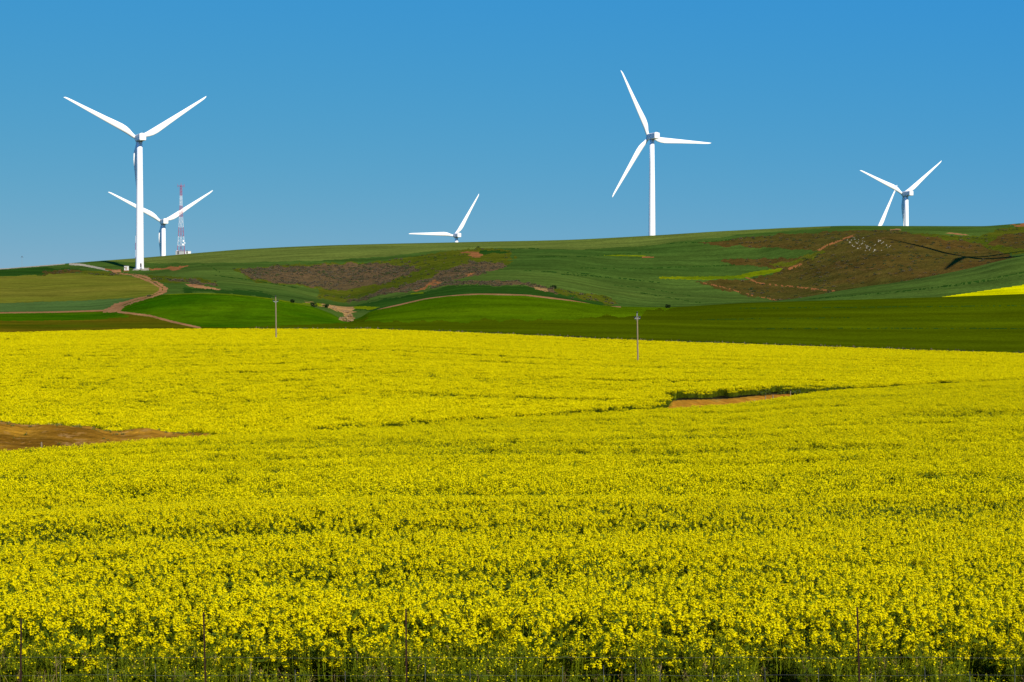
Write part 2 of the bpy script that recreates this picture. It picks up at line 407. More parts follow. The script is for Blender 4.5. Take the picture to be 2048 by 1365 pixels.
for i, u in enumerate(ucols):
    Dc, g = CRD[i], GAP[i]
    left = max(0.0, min(1.0, (620 - u) / 90.0))     # the bare bank: its crown stands a metre above the field behind it
    wide = max(0.0, min(1.0, (g - 3) / 6.0))
    zc = zy(_c['cr'][i], Dc) - HC
    zb = zy(_c['bk'][i], Dc + g)
    K = [(0, 3.2), (6, 3.1), (13, 1.6), (20, 0.15), (26, 0.06),
         (40, zy(1097, 40) - HC), (60, zy(990, 60) - HC), (80, zy(936, 80) - HC + (zc - zy(903, 112) + HC) * 0.15), (Dc, zc),
         (Dc - 5, zc + (zy(936, 80) - HC - zc) * 5 / (Dc - 80)), (Dc + min(3.0, g * .4), zc * (1) - 0.55 * wide + (zb - zc) * .4 * (1 - wide)), (Dc + g, zb),
         (Dc + g + 3, zb - 1.22 * left + 0.03),
         ]
    ze = zy(_c['ed'][i], EDD[i]) - HC
    d0 = Dc + g + 3; z0 = ZBS[i]
    K.append((d0 + 9, z0 + (ze - z0) * 9 / (EDD[i] - d0) - .15))
    for q in (0.33, 0.66):
        K.append((d0 + (EDD[i] - d0) * q, z0 + (ze - z0) * q + (-0.5 if q < .5 else -0.3)))
    K += [(EDD[i], ze), (530, zy(_c['st'][i], 530)), (622, zy(_c['hu'][i], 622)), (690, zy(_c['va'][i], 690)), (810, zy(_c['fs'][i], 810)),
          (860, zy(_c['bf'][i], 860)), (960, zy(_c['m2'][i], 960)), (1088, zy(_c['t1'][i], 1088)), (SKD[i], zy(_c['sk'][i], SKD[i]))]
    zs = K[-1][1]
    K += [(SKD[i] + 60, zs - 3.0), (1475, _c['b1'][i]), (1850, _c['b2'][i]), (3000, 0), (14000, -40)]
    a = np.array(sorted(K))
    if True:          # the right hillside is steeper at its middle
        w = max(0.0, min(1.0, (u - 1430) / 150)); w = w * w * (3 - 2 * w)
        zd = float(pchip(a[:, 0], a[:, 1], [1018.0])[0])
        K.append((1018, zd * (1 - w) + zy(_c['mx'][i], 1018) * w))
        a = np.array(sorted(K))
    Z[:, i] = pchip(a[:, 0], a[:, 1], DROWS)
UU, DD = np.meshgrid(ucols, DROWS)
XX = (UU - CX) / F * np.maximum(DD, 40)
rel = np.clip((DD - 120) / 60, 0, 1) * 0.12 + np.clip((DD - 640) / 80, 0, 1) * np.clip((SKD[None, :] - 40 - DD) / 60, 0, 1) * 1.0
# gentle swells in the near field
q_ = DD + 0.75 * (np.sqrt(np.minimum(XX + 4, 0) ** 2 + 9) - 3)
Z += np.clip((DD - 34) / 25, 0, 1) * np.clip((CRD[None, :] + 4 - DD) / 25, 0, 1) * (fbm(XX / 22, q_ / 9, 5, 2) - .5) * .55
Z += rel * (fbm(XX / 38, DD / 55, 3) - 0.5) * 2.2
# lumps and rills on the bare bank
onbank = np.clip((DD - CRD[None, :] - 1) / 2, 0, 1) * np.clip((CRD[None, :] + GAP[None, :] + 1.5 - DD) / 2, 0, 1) * np.clip((480 - UU) / 40, 0, 1)
Z += onbank * ((fbm(XX / 4.2, DD / 3.0, 9, 4) - 0.5) * 0.7 + (fbm(XX / 1.1, DD / 1.0, 19, 2) - 0.5) * 0.16)

def ground(x, y):
    """bilinear height of the terrain at world x, y (arrays or scalars)"""
    x = np.asarray(x, float); y = np.asarray(y, float)
    u = np.clip(CX + F * x / np.maximum(y, 40), ucols[0], ucols[-1] - 1e-3)
    i = np.clip(np.searchsorted(ucols, u, side='right') - 1, 0, len(ucols) - 2)
    j = np.clip(np.searchsorted(DROWS, y, side='right') - 1, 0, len(DROWS) - 2)
    a = (u - ucols[i]) / (ucols[i+1] - ucols[i]); b = np.clip((y - DROWS[j]) / (DROWS[j+1] - DROWS[j]), 0, 1)
    return (Z[j, i] * (1-a) + Z[j, i+1] * a) * (1-b) + (Z[j+1, i] * (1-a) + Z[j+1, i+1] * a) * b

def at(u, D, dz=0.0):
    x = (u - CX) / F * D
    return Vector((x, D, float(ground(x, D)) + dz))

def hit(u, y, Dmin=440, Dmax=1300):
    """where the sight line through a photo pixel meets the ground: used only to survey places"""
    d = np.arange(Dmin, Dmax, 0.5)
    x = (u - CX) / F * d
    g = ground(x, d)
    k = np.argmax(g >= CAMZ + (CY - y) / F * d)
    return at(u, float(d[k]))

# ---- land cover: which crop or soil lies where (fields surveyed as outlines, each at its own range of distances)
def inpoly(px, py, poly):
    r = np.zeros(px.shape, bool)
    n = len(poly)
    for k in range(n):
        x1, y1 = poly[k]; x2, y2 = poly[(k+1) % n]
        if y1 == y2: continue
        c = ((y1 > py) != (y2 > py)) & (px < (x2 - x1) * (py - y1) / (y2 - y1) + x1)
        r ^= c
    return r
def nearline(px, py, pts, w, aspect=1.0):
    r = np.zeros(px.shape, bool)
    for (x1, y1, *a), (x2, y2, *b) in zip(pts[:-1], pts[1:]):
        dx, dy = x2 - x1, (y2 - y1) * aspect
        qx, qy = px - x1, (py - y1) * aspect
        t = np.clip((qx * dx + qy * dy) / (dx*dx + dy*dy), 0, 1)
        r |= np.hypot(qx - t*dx, qy - t*dy) < w
    return r

COVERS = ['soil', 'verge', 'bank', 'strip', 'wheat_near', 'hump', 'knoll', 'footstrip', 'wheat_hill', 'ridge', 'olive', 'teal', 'darkgreen', 'rough', 'scrubland',
          'brownhill', 'track', 'gravel', 'rocksoil', 'redsoil', 'yellowgreen', 'fargreen', 'canola_far']
CI = {k: n for n, k in enumerate(COVERS)}
uc = (UU[:-1, :-1] + UU[:-1, 1:]) / 2; dc = (DD[:-1] + DD[1:])[:, :-1] / 2
zc = (Z[:-1, :-1] + Z[1:, :-1] + Z[:-1, 1:] + Z[1:, 1:]) / 4
yc = CY - (zc - CAMZ) / np.maximum(dc, 1) * F
crd, gp, edd, skd = [((a[:-1] + a[1:]) / 2)[None, :] for a in (CRD, GAP, EDD, SKD)]
jx = (fbm(uc / 5, dc / 6, 21) - 0.5); jy = (fbm(uc / 5, dc / 6, 33) - 0.5)    # ragged field edges
pu, py = uc + jx * 7, yc + jy * 3.0
cov = np.full(uc.shape, CI['soil'])
cov[dc < 27] = CI['verge']
gm = (dc > crd + .6) & (dc < crd + gp)
cov[gm & (uc < 520)] = CI['bank']
cov[gm & (uc > 1335)] = CI['strip']
hill = dc > edd + 0.5
cov[hill] = CI['wheat_near']
cov[hill & (dc < edd + 4.5) & (pu > 640)] = CI['soil']
z2 = dc > 628
cov[hill & z2] = CI['wheat_hill']
cov[dc > skd + 70] = CI['fargreen']
jx2 = fbm(uc / 22, dc / 30, 121, 5) - 0.5; jy2 = fbm(uc / 22, dc / 30, 133, 5) - 0.5
speck = fbm(uc / 4.0, dc / 5.0, 151, 3)
WILD = {'scrubland', 'rough', 'brownhill', 'redsoil', 'rocksoil', 'darkgreen'}
def put(name, poly, lo, hi, raw=False):
    a, b = (uc, yc) if raw else (pu, py)
    if name in WILD: a, b = uc + jx2 * 42 + jx * 8, yc + jy2 * 11 + jy * 4
    if name == 'knoll': a, b = uc + jx2 * 160, yc + jy2 * 16 + jy * 6
    if name == 'ridge': a, b = uc + jx2 * 18, yc + jy2 * 4
    cov[inpoly(a, b, poly) & (dc >= lo) & (dc <= hi)] = CI[name]
def line(name, pts, w, lo, hi, broken=0.0):
    cov[(speck > broken) & nearline(uc + jx * 1.5, yc + jy * .6, pts, w) & (dc >= lo) & (dc <= hi)] = CI[name]
z1 = (edd + 0.5).max()
cov[hill & ~z2 & (pu < 395) & (py > 600)] = CI['footstrip']
put('hump', [(240, 626), (300, 634), (350, 646), (400, 654), (470, 655), (560, 652), (700, 646), (700, 560), (230, 560), (222, 622)], 455, 634)
put('hump', [(-1600, 636), (0, 627), (200, 625), (236, 626), (262, 634), (180, 640), (60, 642), (-1600, 652)], 455, 628)
put('knoll', [(700, 560), (700, 646), (860, 643), (1000, 641), (1120, 640), (1230, 634), (1300, 622), (1340, 614), (1340, 560)], 455, 634)
put('ridge', [(200, 480), (200, 524), (300, 526), (400, 527), (520, 525), (640, 522), (760, 514), (860, 503), (1000, 497), (1150, 500), (1300, 491), (1400, 479), (1480, 470), (1560, 463), (1660, 456), (1660, 440)], 980, 1260)
# left hill
put('olive', [(-1600, 560), (0, 553), (60, 551), (110, 547), (170, 547), (240, 549), (300, 562), (322, 577), (315, 588), (270, 596), (150, 602), (0, 607), (-1600, 615)], 628, 1085)
put('teal', [(-1600, 615), (0, 607), (150, 602), (270, 596), (308, 589), (312, 592), (240, 612), (208, 621), (0, 625), (-1600, 640)], 600, 900)
put('darkgreen', [(-1600, 545), (0, 539), (100, 535), (215, 543), (150, 547), (60, 552), (0, 554), (-1600, 562)], 950, 1200)
put('brownhill', [(75, 550), (105, 543), (150, 541), (168, 546), (120, 549)], 900, 1150)
put('rough', [(160, 541), (225, 543), (240, 550), (180, 551), (165, 547)], 900, 1150)
line('gravel', [(-200, 541), (0, 538.5), (60, 534), (130, 528.4)], 0.9, 1080, 1160)
line('gravel', [(140, 528.6), (160, 529.5), (185, 534), (216, 540.5)], 2.0, 1000, 1172)
line('redsoil', [(212, 539), (226, 541.5), (240, 541)], 1.8, 1000, 1172)
put('track', [(222, 541), (238, 540), (243, 545), (290, 551), (325, 569), (336, 577), (332, 586), (316, 592), (282, 602), (250, 613), (240, 624.5), (207, 626), (206, 621), (230, 608), (270, 597), (305, 589.5), (318, 582), (318, 576), (300, 565), (262, 551), (230, 547.5)], 590, 1130)
line('rough', [(232, 545), (262, 548.5), (300, 560), (326, 576.5), (324, 584), (300, 593), (272, 601), (240, 613)], 0.8, 590, 1130, .42)
line('track', [(-1500, 641), (-600, 633), (0, 626), (110, 624.5), (207, 621.5)], 1.4, 590, 660)
line('track', [(236, 624), (300, 632), (345, 644), (400, 656)], 1.9, 450, 634)
put('redsoil', [(286, 539), (320, 537), (345, 534), (376, 533), (372, 537), (340, 541), (300, 543)], 1000, 1120)
put('gravel', [(268, 536), (296, 536), (298, 541), (266, 541)], 1050, 1110)
put('rough', [(290, 548), (345, 552), (420, 560), (445, 572), (400, 570), (345, 565), (325, 566)], 780, 1080)
put('scrubland', [(335, 556), (380, 560), (440, 569), (438, 573), (380, 567), (340, 560)], 780, 1080)
put('track', [(370, 568), (395, 570), (441, 578.5), (438, 581), (405, 578), (378, 573)], 700, 1000)
put('darkgreen', [(372, 572), (410, 580), (470, 579), (550, 589), (550, 596), (480, 590), (400, 585), (370, 584)], 628, 900)
line('yellowgreen', [(330, 589), (400, 587), (450, 588.6), (500, 592.5), (560, 600.5), (620, 612)], 1.3, 600, 640)
# middle hill: scrub, ravine, rough grass
put('rough', [(470, 540), (560, 531), (700, 526), (830, 515), (900, 500), (950, 496), (1020, 500), (1030, 512), (1010, 530), (900, 535), (860, 562), (760, 590), (690, 606), (630, 596), (640, 576), (520, 566)], 690, 1170)
put('scrubland', [(485, 545), (500, 538), (560, 534), (640, 531), (700, 528), (745, 527), (790, 529), (835, 537), (822, 548), (795, 560), (750, 568), (700, 578), (660, 580), (640, 573), (600, 570), (540, 566), (510, 558)], 690, 1170)
put('scrubland', [(700, 601), (760, 582), (845, 562), (878, 545), (898, 534), (950, 524), (1000, 526), (1006, 532), (980, 543), (925, 558), (880, 568), (830, 578), (770, 590), (700, 606)], 690, 1170)
put('scrubland', [(870, 566), (960, 562), (1050, 565), (1105, 576), (1150, 584), (1215, 602), (1200, 606), (1130, 592), (1085, 582), (1045, 572), (950, 569), (860, 575)], 690, 1000)
put('rocksoil', [(1068, 574), (1098, 578), (1100, 583), (1070, 579)], 690, 1000)
put('rough', [(1110, 577), (1190, 589), (1240, 603), (1230, 612), (1190, 604), (1120, 590)], 690, 1000)
put('redsoil', [(922, 504), (955, 503), (970, 507), (966, 516), (945, 513), (925, 509)], 900, 1170)
put('darkgreen', [(960, 501), (1020, 503), (1012, 509), (965, 508)], 900, 1170)
put('redsoil', [(822, 581), (850, 572), (868, 563), (884, 560), (884, 566), (858, 574), (826, 583)], 690, 1100)
put('redsoil', [(930, 552), (948, 543), (952, 544), (936, 554)], 690, 1100)
put('darkgreen', [(715, 618), (740, 604), (800, 592), (860, 580), (900, 573), (960, 570), (1045, 574), (1110, 586), (1180, 602), (1240, 614), (1130, 612), (960, 606), (860, 606), (760, 626)], 634, 860)
line('yellowgreen', [(822, 588), (846, 586)], 1.2, 634, 860)
line('track', [(712, 623), (760, 617.5), (800, 609.5), (850, 597.5), (900, 591), (960, 588.4), (1050, 590.5), (1130, 599.6), (1180, 606), (1240, 614)], 1.5, 596, 636)
put('rocksoil', [(612, 601), (632, 599), (646, 602), (644, 606), (614, 605)], 628, 800)
put('yellowgreen', [(590, 607), (640, 606), (700, 612), (760, 614), (740, 620), (690, 616), (640, 614)], 620, 800)
put('rocksoil', [(636, 610), (662, 608), (690, 606), (712, 611), (708, 622), (706, 640), (690, 641), (678, 626), (655, 616)], 600, 800)
# right hill
put('brownhill', [(1400, 487), (1500, 474), (1600, 467), (1700, 462), (1780, 461), (1850, 468), (1920, 480), (1990, 496), (2020, 512), (2040, 530), (1940, 560), (1850, 580), (1700, 600), (1560, 605), (1500, 594), (1440, 578), (1398, 563), (1440, 559), (1500, 561), (1530, 553), (1560, 543), (1530, 535), (1470, 528), (1440, 520), (1500, 517), (1600, 515), (1634, 508), (1636, 502), (1560, 496), (1500, 493), (1430, 492)], 815, 1160)
cov[inpoly(uc + jx2 * 30, yc + jy2 * 10, [(1690, 480), (1740, 476), (1785, 484), (1790, 496), (1750, 503), (1700, 500)]) & (dc > 815) & (dc < 1160) & (fbm(uc / 2.0, dc / 3.0, 171, 2) > .71)] = CI['gravel']
put('rough', [(1640, 500), (1655, 504), (1620, 520), (1560, 535), (1530, 528), (1600, 518)], 830, 1160)
put('yellowgreen', [(1320, 554), (1470, 552), (1525, 540), (1565, 537), (1560, 544), (1490, 557), (1400, 560), (1320, 558)], 690, 1100)
line('redsoil', [(1635, 502), (1655, 491), (1685, 479), (1712, 470)], 1.9, 830, 1160, .47)
line('redsoil', [(1578, 538), (1602, 529)], 2.2, 830, 1160, .47)
line('redsoil', [(1490, 554), (1515, 566), (1545, 570), (1600, 575), (1640, 580), (1668, 582)], 1.6, 815, 1160, .47)
line('redsoil', [(1408, 566), (1450, 576), (1500, 590), (1552, 600.5)], 1.3, 760, 1100, .47)
line('redsoil', [(1285, 514.5), (1308, 515)], 1.2, 900, 1160)
line('yellowgreen', [(1210, 511), (1290, 512.5)], 1.2, 900, 1160)
put('track', [(1778, 459), (1800, 458), (1802, 461), (1780, 461)], 900, 1160)
put('track', [(1890, 467), (1905, 465.5), (1940, 470), (1932, 471.5)], 900, 1160)
put('rough', [(1800, 463), (1900, 474), (1960, 472), (2010, 456), (2050, 453), (2300, 450), (2300, 505), (2010, 508), (1960, 488), (1880, 478)], 870, 1160)
put('brownhill', [(2000, 470), (2080, 462), (2300, 460), (2300, 500), (2030, 498), (1980, 488)], 870, 1160)
put('redsoil', [(2018, 452), (2048, 446), (2300, 436), (2300, 450), (2060, 453)], 900, 1160)
for pts_ in ([(1120, 549), (1180, 552), (1240, 557), (1320, 566)], [(1070, 514), (1170, 513), (1250, 508), (1300, 505)], [(1230, 571), (1300, 578), (1380, 592)],
             [(1270, 584), (1340, 596), (1400, 606)], [(975, 508), (1010, 500), (1060, 497), (1078, 498)], [(1150, 536), (1260, 538), (1380, 534), (1480, 530)],
             [(395, 527), (420, 533), (442, 546)], [(430, 551), (520, 563), (600, 577)], [(1050, 541), (1120, 545), (1190, 549)], [(1340, 487), (1420, 484), (1480, 478)],
             [(1700, 592), (1850, 578), (1960, 562), (2048, 545)], [(1620, 598), (1780, 586), (1900, 573), (2048, 552)]):
    line('darkgreen', pts_, 1.0, 690, 1170, .50)
line('darkgreen', [(1480, 617), (1700, 615), (1900, 613), (2100, 611)], .7, 480, 622, .46)
line('darkgreen', [(1500, 658), (1700, 657), (1900, 657), (2100, 658)], .7, 480, 622, .46)
line('darkgreen', [(1400, 640), (1560, 637), (1700, 636)], .6, 480, 622, .5)
put('canola_far', [(1872, 596), (1950, 584.5), (2048, 570), (2300, 535), (3500, 480), (3500, 640), (2048, 640), (1900, 640)], 665, 800, True)

NAMES = {'soil': ('field_soil', 'dark earth under the canola crop', 'ground', 'structure'),
 'verge': ('road_verge', 'grassy road verge in front of the wire fence', 'ground', 'structure'),
 'bank': ('earth_bank', 'bare brown earth bank behind the near canola on the left', 'earth bank', 'structure'),
 'strip': ('bare_ground', 'bare orange soil strip in the gap between the two canola fields', 'ground', 'structure'),
 'wheat_near': ('wheat_field', 'olive green wheat field right behind the far yellow canola edge', 'field', 'stuff'),
 'hump': ('pasture', 'bright green rounded pasture knoll left of centre and the strip beside it', 'grass', 'stuff'),
 'knoll': ('pasture', 'rounded olive green pasture knoll in the centre, ringed by a dirt track', 'grass', 'stuff'),
 'footstrip': ('pasture', 'green and brownish grass strip at far left between dirt track and canola', 'grass', 'stuff'),
 'wheat_hill': ('hillside', 'large dark green crop hillside below the turbines', 'hill', 'structure'),
 'ridge': ('wheat_field', 'paler green wheat along the top of the ridge below the skyline', 'field', 'stuff'),
 'olive': ('pasture', 'olive toned grass slope left of the winding dirt track', 'grass', 'stuff'),
 'teal': ('wheat_field', 'blue green crop strip just above the thin track at far left', 'field', 'stuff'),
 'darkgreen': ('wheat_field', 'darkest green crop strips on the hill, behind the knolls and at the left skyline', 'field', 'stuff'),
 'rough': ('rough_grass', 'yellowish rough grass around the brown scrub on the hill', 'grass', 'stuff'),
 'scrubland': ('scrub_ground', 'brown stony ground carrying the scrub patches mid hill', 'ground', 'structure'),
 'brownhill': ('hillside', 'brown unploughed hillside at right with the turbine shadow on it', 'hill', 'structure'),
 'track': ('dirt_track', 'sandy dirt track winding up the hill to the left turbine', 'path', 'structure'),
 'gravel': ('gravel_road', 'pale gravel road near the skyline left of the nearest turbine', 'road', 'structure'),
 'rocksoil': ('eroded_gully', 'tan eroded soil in the gully between the two green knolls', 'ground', 'structure'),
 'redsoil': ('red_soil', 'reddish bare soil scars on the hill', 'ground', 'structure'),
 'yellowgreen': ('flowering_grass', 'yellow green flowering grass margins along the hill fields', 'grass', 'stuff'),
 'fargreen': ('ground', 'green land falling away behind the hill', 'ground', 'structure'),
 'canola_far': ('canola_field', 'small wedge of yellow canola on the right slope above the olive wheat', 'field', 'stuff')}

def norm_field():
    P = np.stack([XX, DD, Z], -1)
    n = np.zeros_like(P)
    fu = np.zeros_like(P); fv = np.zeros_like(P)
    fu[:, 1:-1] = P[:, 2:] - P[:, :-2]; fu[:, 0] = P[:, 1] - P[:, 0]; fu[:, -1] = P[:, -1] - P[:, -2]
    fv[1:-1] = P[2:] - P[:-2]; fv[0] = P[1] - P[0]; fv[-1] = P[-1] - P[-2]
    n = np.cross(fu, fv)
    return P, n / np.linalg.norm(n, axis=-1, keepdims=True)
PP, NN = norm_field()
PP = PP.reshape(-1, 3); NN = NN.reshape(-1, 3)
nc = len(ucols)
for cname in COVERS:
    jj, ii = np.nonzero(cov == CI[cname])
    if len(jj) == 0:
        print("EMPTY COVER", cname); continue
    q = np.stack([jj*nc+ii, jj*nc+ii+1, (jj+1)*nc+ii+1, (jj+1)*nc+ii], 1)
    used, inv = np.unique(q.ravel(), return_inverse=True)
    nm, label, cat, kind = NAMES[cname]
    me = bpy.data.meshes.new(nm)
    me.vertices.add(len(used)); me.vertices.foreach_set("co", PP[used].astype(np.float32).ravel())
    me.loops.add(len(q) * 4); me.loops.foreach_set("vertex_index", inv.ravel().astype(np.int32))
    me.polygons.add(len(q)); me.polygons.foreach_set("loop_start", np.arange(0, len(q)*4, 4, dtype=np.int32))
    me.update(calc_edges=True)
    me.polygons.foreach_set("use_smooth", np.ones(len(q), bool))
    me.normals_split_custom_set_from_vertices(NN[used].tolist())
    me.materials.append(M[cname])
    o = bpy.data.objects.new(nm, me); COL.objects.link(o)
    tag(o, label, cat, None, kind)

# ------------------------------------------------------------------ plants: meshes instanced over the fields (uncountable crop)
def mesh_from(name, V, Fc, mi, mats):
    me = bpy.data.meshes.new(name)
    me.from_pydata(V, [], Fc)
    for m in mats: me.materials.append(m)
    me.polygons.foreach_set("material_index", mi)
    me.update()
    return bpy.data.objects.new(name, me)

class PB:
    def __init__(s): s.v = []; s.f = []; s.m = []
    def quad(s, c, a, b, mi):
        o = len(s.v)
        s.v += [tuple(c - a - b), tuple(c + a - b), tuple(c + a + b), tuple(c - a + b)]
        s.f.append((o, o+1, o+2, o+3)); s.m.append(mi)
    def kite(s, p, tip, w, mi):
        o = len(s.v); mid = p + (tip - p) * .45
        s.v += [tuple(p), tuple(mid + w), tuple(tip), tuple(mid - w)]
        s.f.append((o, o+1, o+2, o+3)); s.m.append(mi)
    def stalk(s, p0, p1, r0, r1, mi):
        o = len(s.v)
        d = (p1 - p0); a = d.cross(Vector((0.3, 1, 0.1))).normalized(); b = d.cross(a).normalized()
        for p, r in ((p0, r0), (p1, r1)):
            for k in range(3):
                q = k * 2.094
                s.v.append(tuple(p + (a * math.cos(q) + b * math.sin(q)) * r))
        for k in range(3):
            j = (k + 1) % 3
            s.f.append((o+k, o+j, o+3+j, o+3+k)); s.m.append(mi)
MATS = [M['petal'], M['bud'], M['stem'], M['leaf'], M['dry']]
def rv(rnd, s=1.0): return Vector((rnd.uniform(-s, s), rnd.uniform(-s, s), rnd.uniform(-s, s)))

def raceme(pb, rnd, p, n, size, rad, hgt):
    """flower head: a dome of small open flowers round a tuft of buds"""
    for k in range(n):
        q = rnd.uniform(0, 6.283); t = rnd.random()
        r = rad * (0.45 + 0.65 * math.sin(math.pi * (0.25 + 0.6 * t)))* rnd.uniform(.6, 1)
        c = p + Vector((math.cos(q) * r, math.sin(q) * r, (t - 0.6) * hgt))
        nrm = Vector((math.cos(q), math.sin(q), 0.3 + 1.5 * t)) + rv(rnd, .5); nrm.normalize()
        a = nrm.cross(Vector((0, 0.2, 1)) + rv(rnd, .3)).normalized(); b = nrm.cross(a)
        s = size * rnd.uniform(.75, 1.2)
        pb.quad(c, (a + b) * s * .5, (b - a) * s * .5, 0)
    for k in range(max(1, n // 7)):
        c = p + Vector((rnd.uniform(-.4, .4) * rad, rnd.uniform(-.4, .4) * rad, hgt * rnd.uniform(.4, .62)))
        a = rv(rnd).normalized() * size * .35; b = a.cross(rv(rnd)).normalized() * size * .35
        pb.quad(c, a, b, 1)

def plant(name, seed, heads, n, size, rad, hgt, spread, H=1.1, leaves=10, pods=0, dry=0, bud=7):
    rnd = random.Random(seed); pb = PB()
    for h in range(heads):
        q = rnd.uniform(0, 6.283); r = spread * math.sqrt(rnd.random())
        top = Vector((math.cos(q) * r, math.sin(q) * r, H * rnd.uniform(.82, 1.0) - (rnd.random() < .35) * H * rnd.uniform(.05, .28)))
        base = Vector((top.x * .3, top.y * .3, 0))
        mid = base.lerp(top, .55) + Vector((rnd.uniform(-.03, .03), rnd.uniform(-.03, .03), 0))
        mi = 4 if rnd.random() < dry else 2
        pb.stalk(base, mid, .006, .005, mi); pb.stalk(mid, top, .005, .003, mi)
        if n: raceme(pb, rnd, top, int(n * rnd.uniform(.7, 1.2)), size, rad * rnd.uniform(.8, 1.15), hgt * rnd.uniform(.8, 1.2))
        for k in range(pods):       # seed pods / side shoots below the flowers
            t = rnd.uniform(.55, .93); p = base.lerp(top, t); a = rnd.uniform(0, 6.283)
            tip = p + Vector((math.cos(a) * .07, math.sin(a) * .07, .05))
            pb.kite(p, tip, Vector((-math.sin(a), math.cos(a), 0)) * .006, mi)
    for k in range(leaves):
        q = rnd.uniform(0, 6.283); zz = H * rnd.uniform(.30, .88); r0 = rnd.uniform(0, spread)
        p = Vector((math.cos(q) * r0 * .5, math.sin(q) * r0 * .5, zz)); L = rnd.uniform(.09, .2)
        d = Vector((math.cos(q), math.sin(q), rnd.uniform(-.3, .8))).normalized()
        w = d.cross(Vector((0, 0, 1))).normalized() * L * rnd.uniform(.18, .3)
        pb.kite(p, p + d * L, w, 3)
    return mesh_from(name, pb.v, pb.f, pb.m, MATS)

def clump(name, seed, heads, n, size, rad, half, H=1.1, leaves=40):
    """a square metre or so of crop, seen from afar"""
    rnd = random.Random(seed); pb = PB()
    for h in range(heads):
        top = Vector((rnd.uniform(-half, half), rnd.uniform(-half, half), H * rnd.uniform(.80, 1.02)))
        pb.stalk(Vector((top.x, top.y, .2)), top, .008, .006, 2)
        for k in range(n):
            c = top + Vector((rnd.uniform(-rad, rad), rnd.uniform(-rad, rad), rnd.uniform(-.09, .05)))
            nrm = Vector((rnd.uniform(-1, 1), rnd.uniform(-1, 1), rnd.uniform(.0, 1.3))).normalized()
            a = nrm.cross(Vector((.1, .3, 1))).normalized(); b = nrm.cross(a)
            pb.quad(c, a * size * rnd.uniform(.7, 1.2) * .5, b * size * .5, 0)
    for k in range(leaves):
        q = rnd.uniform(0, 6.283); L = rnd.uniform(.12, .26)
        p = Vector((rnd.uniform(-half, half), rnd.uniform(-half, half), H * rnd.uniform(.15, .84)))
        d = Vector((math.cos(q), math.sin(q), rnd.uniform(-.2, .8))).normalized()
        pb.kite(p, p + d * L, d.cross(Vector((0, 0, 1))).normalized() * L * .25, 3)
    return mesh_from(name, pb.v, pb.f, pb.m, MATS)

def tuft(name, seed, n, rad, H, L, mats):
    """a low shrub or grass tussock of many small leaves"""
    rnd = random.Random(seed); pb = PB()
    for k in range(n):
        q = rnd.uniform(0, 6.283); r = rad * math.sqrt(rnd.random()); zz = H * rnd.random() * math.sqrt(max(0, 1 - (r / rad)**2) * .9 + .1)
        p = Vector((math.cos(q) * r, math.sin(q) * r, zz))
        d = (Vector((math.cos(q) * r / rad, math.sin(q) * r / rad, rnd.uniform(.2, 1.2))) + rv(rnd, .5)).normalized()
        w = d.cross(rv(rnd)).normalized() * L * .35
        pb.kite(p, p + d * L, w, k % len(mats))
    return mesh_from(name, pb.v, pb.f, pb.m, mats)

def scatter(name, P, rot, scl, idx, variants, label, cat):
    """one object; geometry nodes place the variant meshes at its points"""
    coll = bpy.data.collections.new(name + "_plants")
    for v in variants: coll.objects.link(v)
    me = bpy.data.meshes.new(name)
    me.vertices.add(len(P)); me.vertices.foreach_set("co", P.astype(np.float32).ravel())
    a = me.attributes.new("rot", 'FLOAT_VECTOR', 'POINT'); a.data.foreach_set("vector", rot.astype(np.float32).ravel())
    a = me.attributes.new("scl", 'FLOAT_VECTOR', 'POINT'); a.data.foreach_set("vector", scl.astype(np.float32).ravel())
    a = me.attributes.new("idx", 'INT', 'POINT'); a.data.foreach_set("value", idx.astype(np.int32))
    me.update()
    o = bpy.data.objects.new(name, me); COL.objects.link(o)
    tag(o, label, cat, None, 'stuff')
    ng = bpy.data.node_groups.new(name, 'GeometryNodeTree')
    ng.interface.new_socket("Geometry", in_out='INPUT', socket_type='NodeSocketGeometry')
    ng.interface.new_socket("Geometry", in_out='OUTPUT', socket_type='NodeSocketGeometry')
    N = ng.nodes; L = ng.links
    gi = N.new('NodeGroupInput'); go = N.new('NodeGroupOutput')
    ip = N.new('GeometryNodeInstanceOnPoints')
    ci = N.new('GeometryNodeCollectionInfo'); ci.inputs['Collection'].default_value = coll
    ci.inputs['Separate Children'].default_value = True; ci.inputs['Reset Children'].default_value = True
    def attr(n, t):
        k = N.new('GeometryNodeInputNamedAttribute'); k.data_type = t; k.inputs['Name'].default_value = n
        return k.outputs['Attribute']
    L.new(gi.outputs[0], ip.inputs['Points'])
    L.new(ci.outputs[0], ip.inputs['Instance'])
    ip.inputs['Pick Instance'].default_value = True
    L.new(attr('idx', 'INT'), ip.inputs['Instance Index'])
    e2r = N.new('FunctionNodeEulerToRotation')
    L.new(attr('rot', 'FLOAT_VECTOR'), e2r.inputs[0])
    L.new(e2r.outputs[0], ip.inputs['Rotation'])
    L.new(attr('scl', 'FLOAT_VECTOR'), ip.inputs['Scale'])
    L.new(ip.outputs[0], go.inputs[0])
    md = o.modifiers.new("plants", 'NODES'); md.node_group = ng
    return o

def field_points(d0, d1, dens, umin=-420, umax=2470):
    """random points of even ground density between two distances"""
    w = (umax - umin) / F
    n = int(dens * w * (d1*d1 - d0*d0) / 2)
    d = np.sqrt(rng.random(n) * (d1*d1 - d0*d0) + d0*d0)
    u = umin + rng.random(n) * (umax - umin)
    return u, d, (u - CX) / F * d

def ulin(a, u): return np.interp(u, ucols, a)

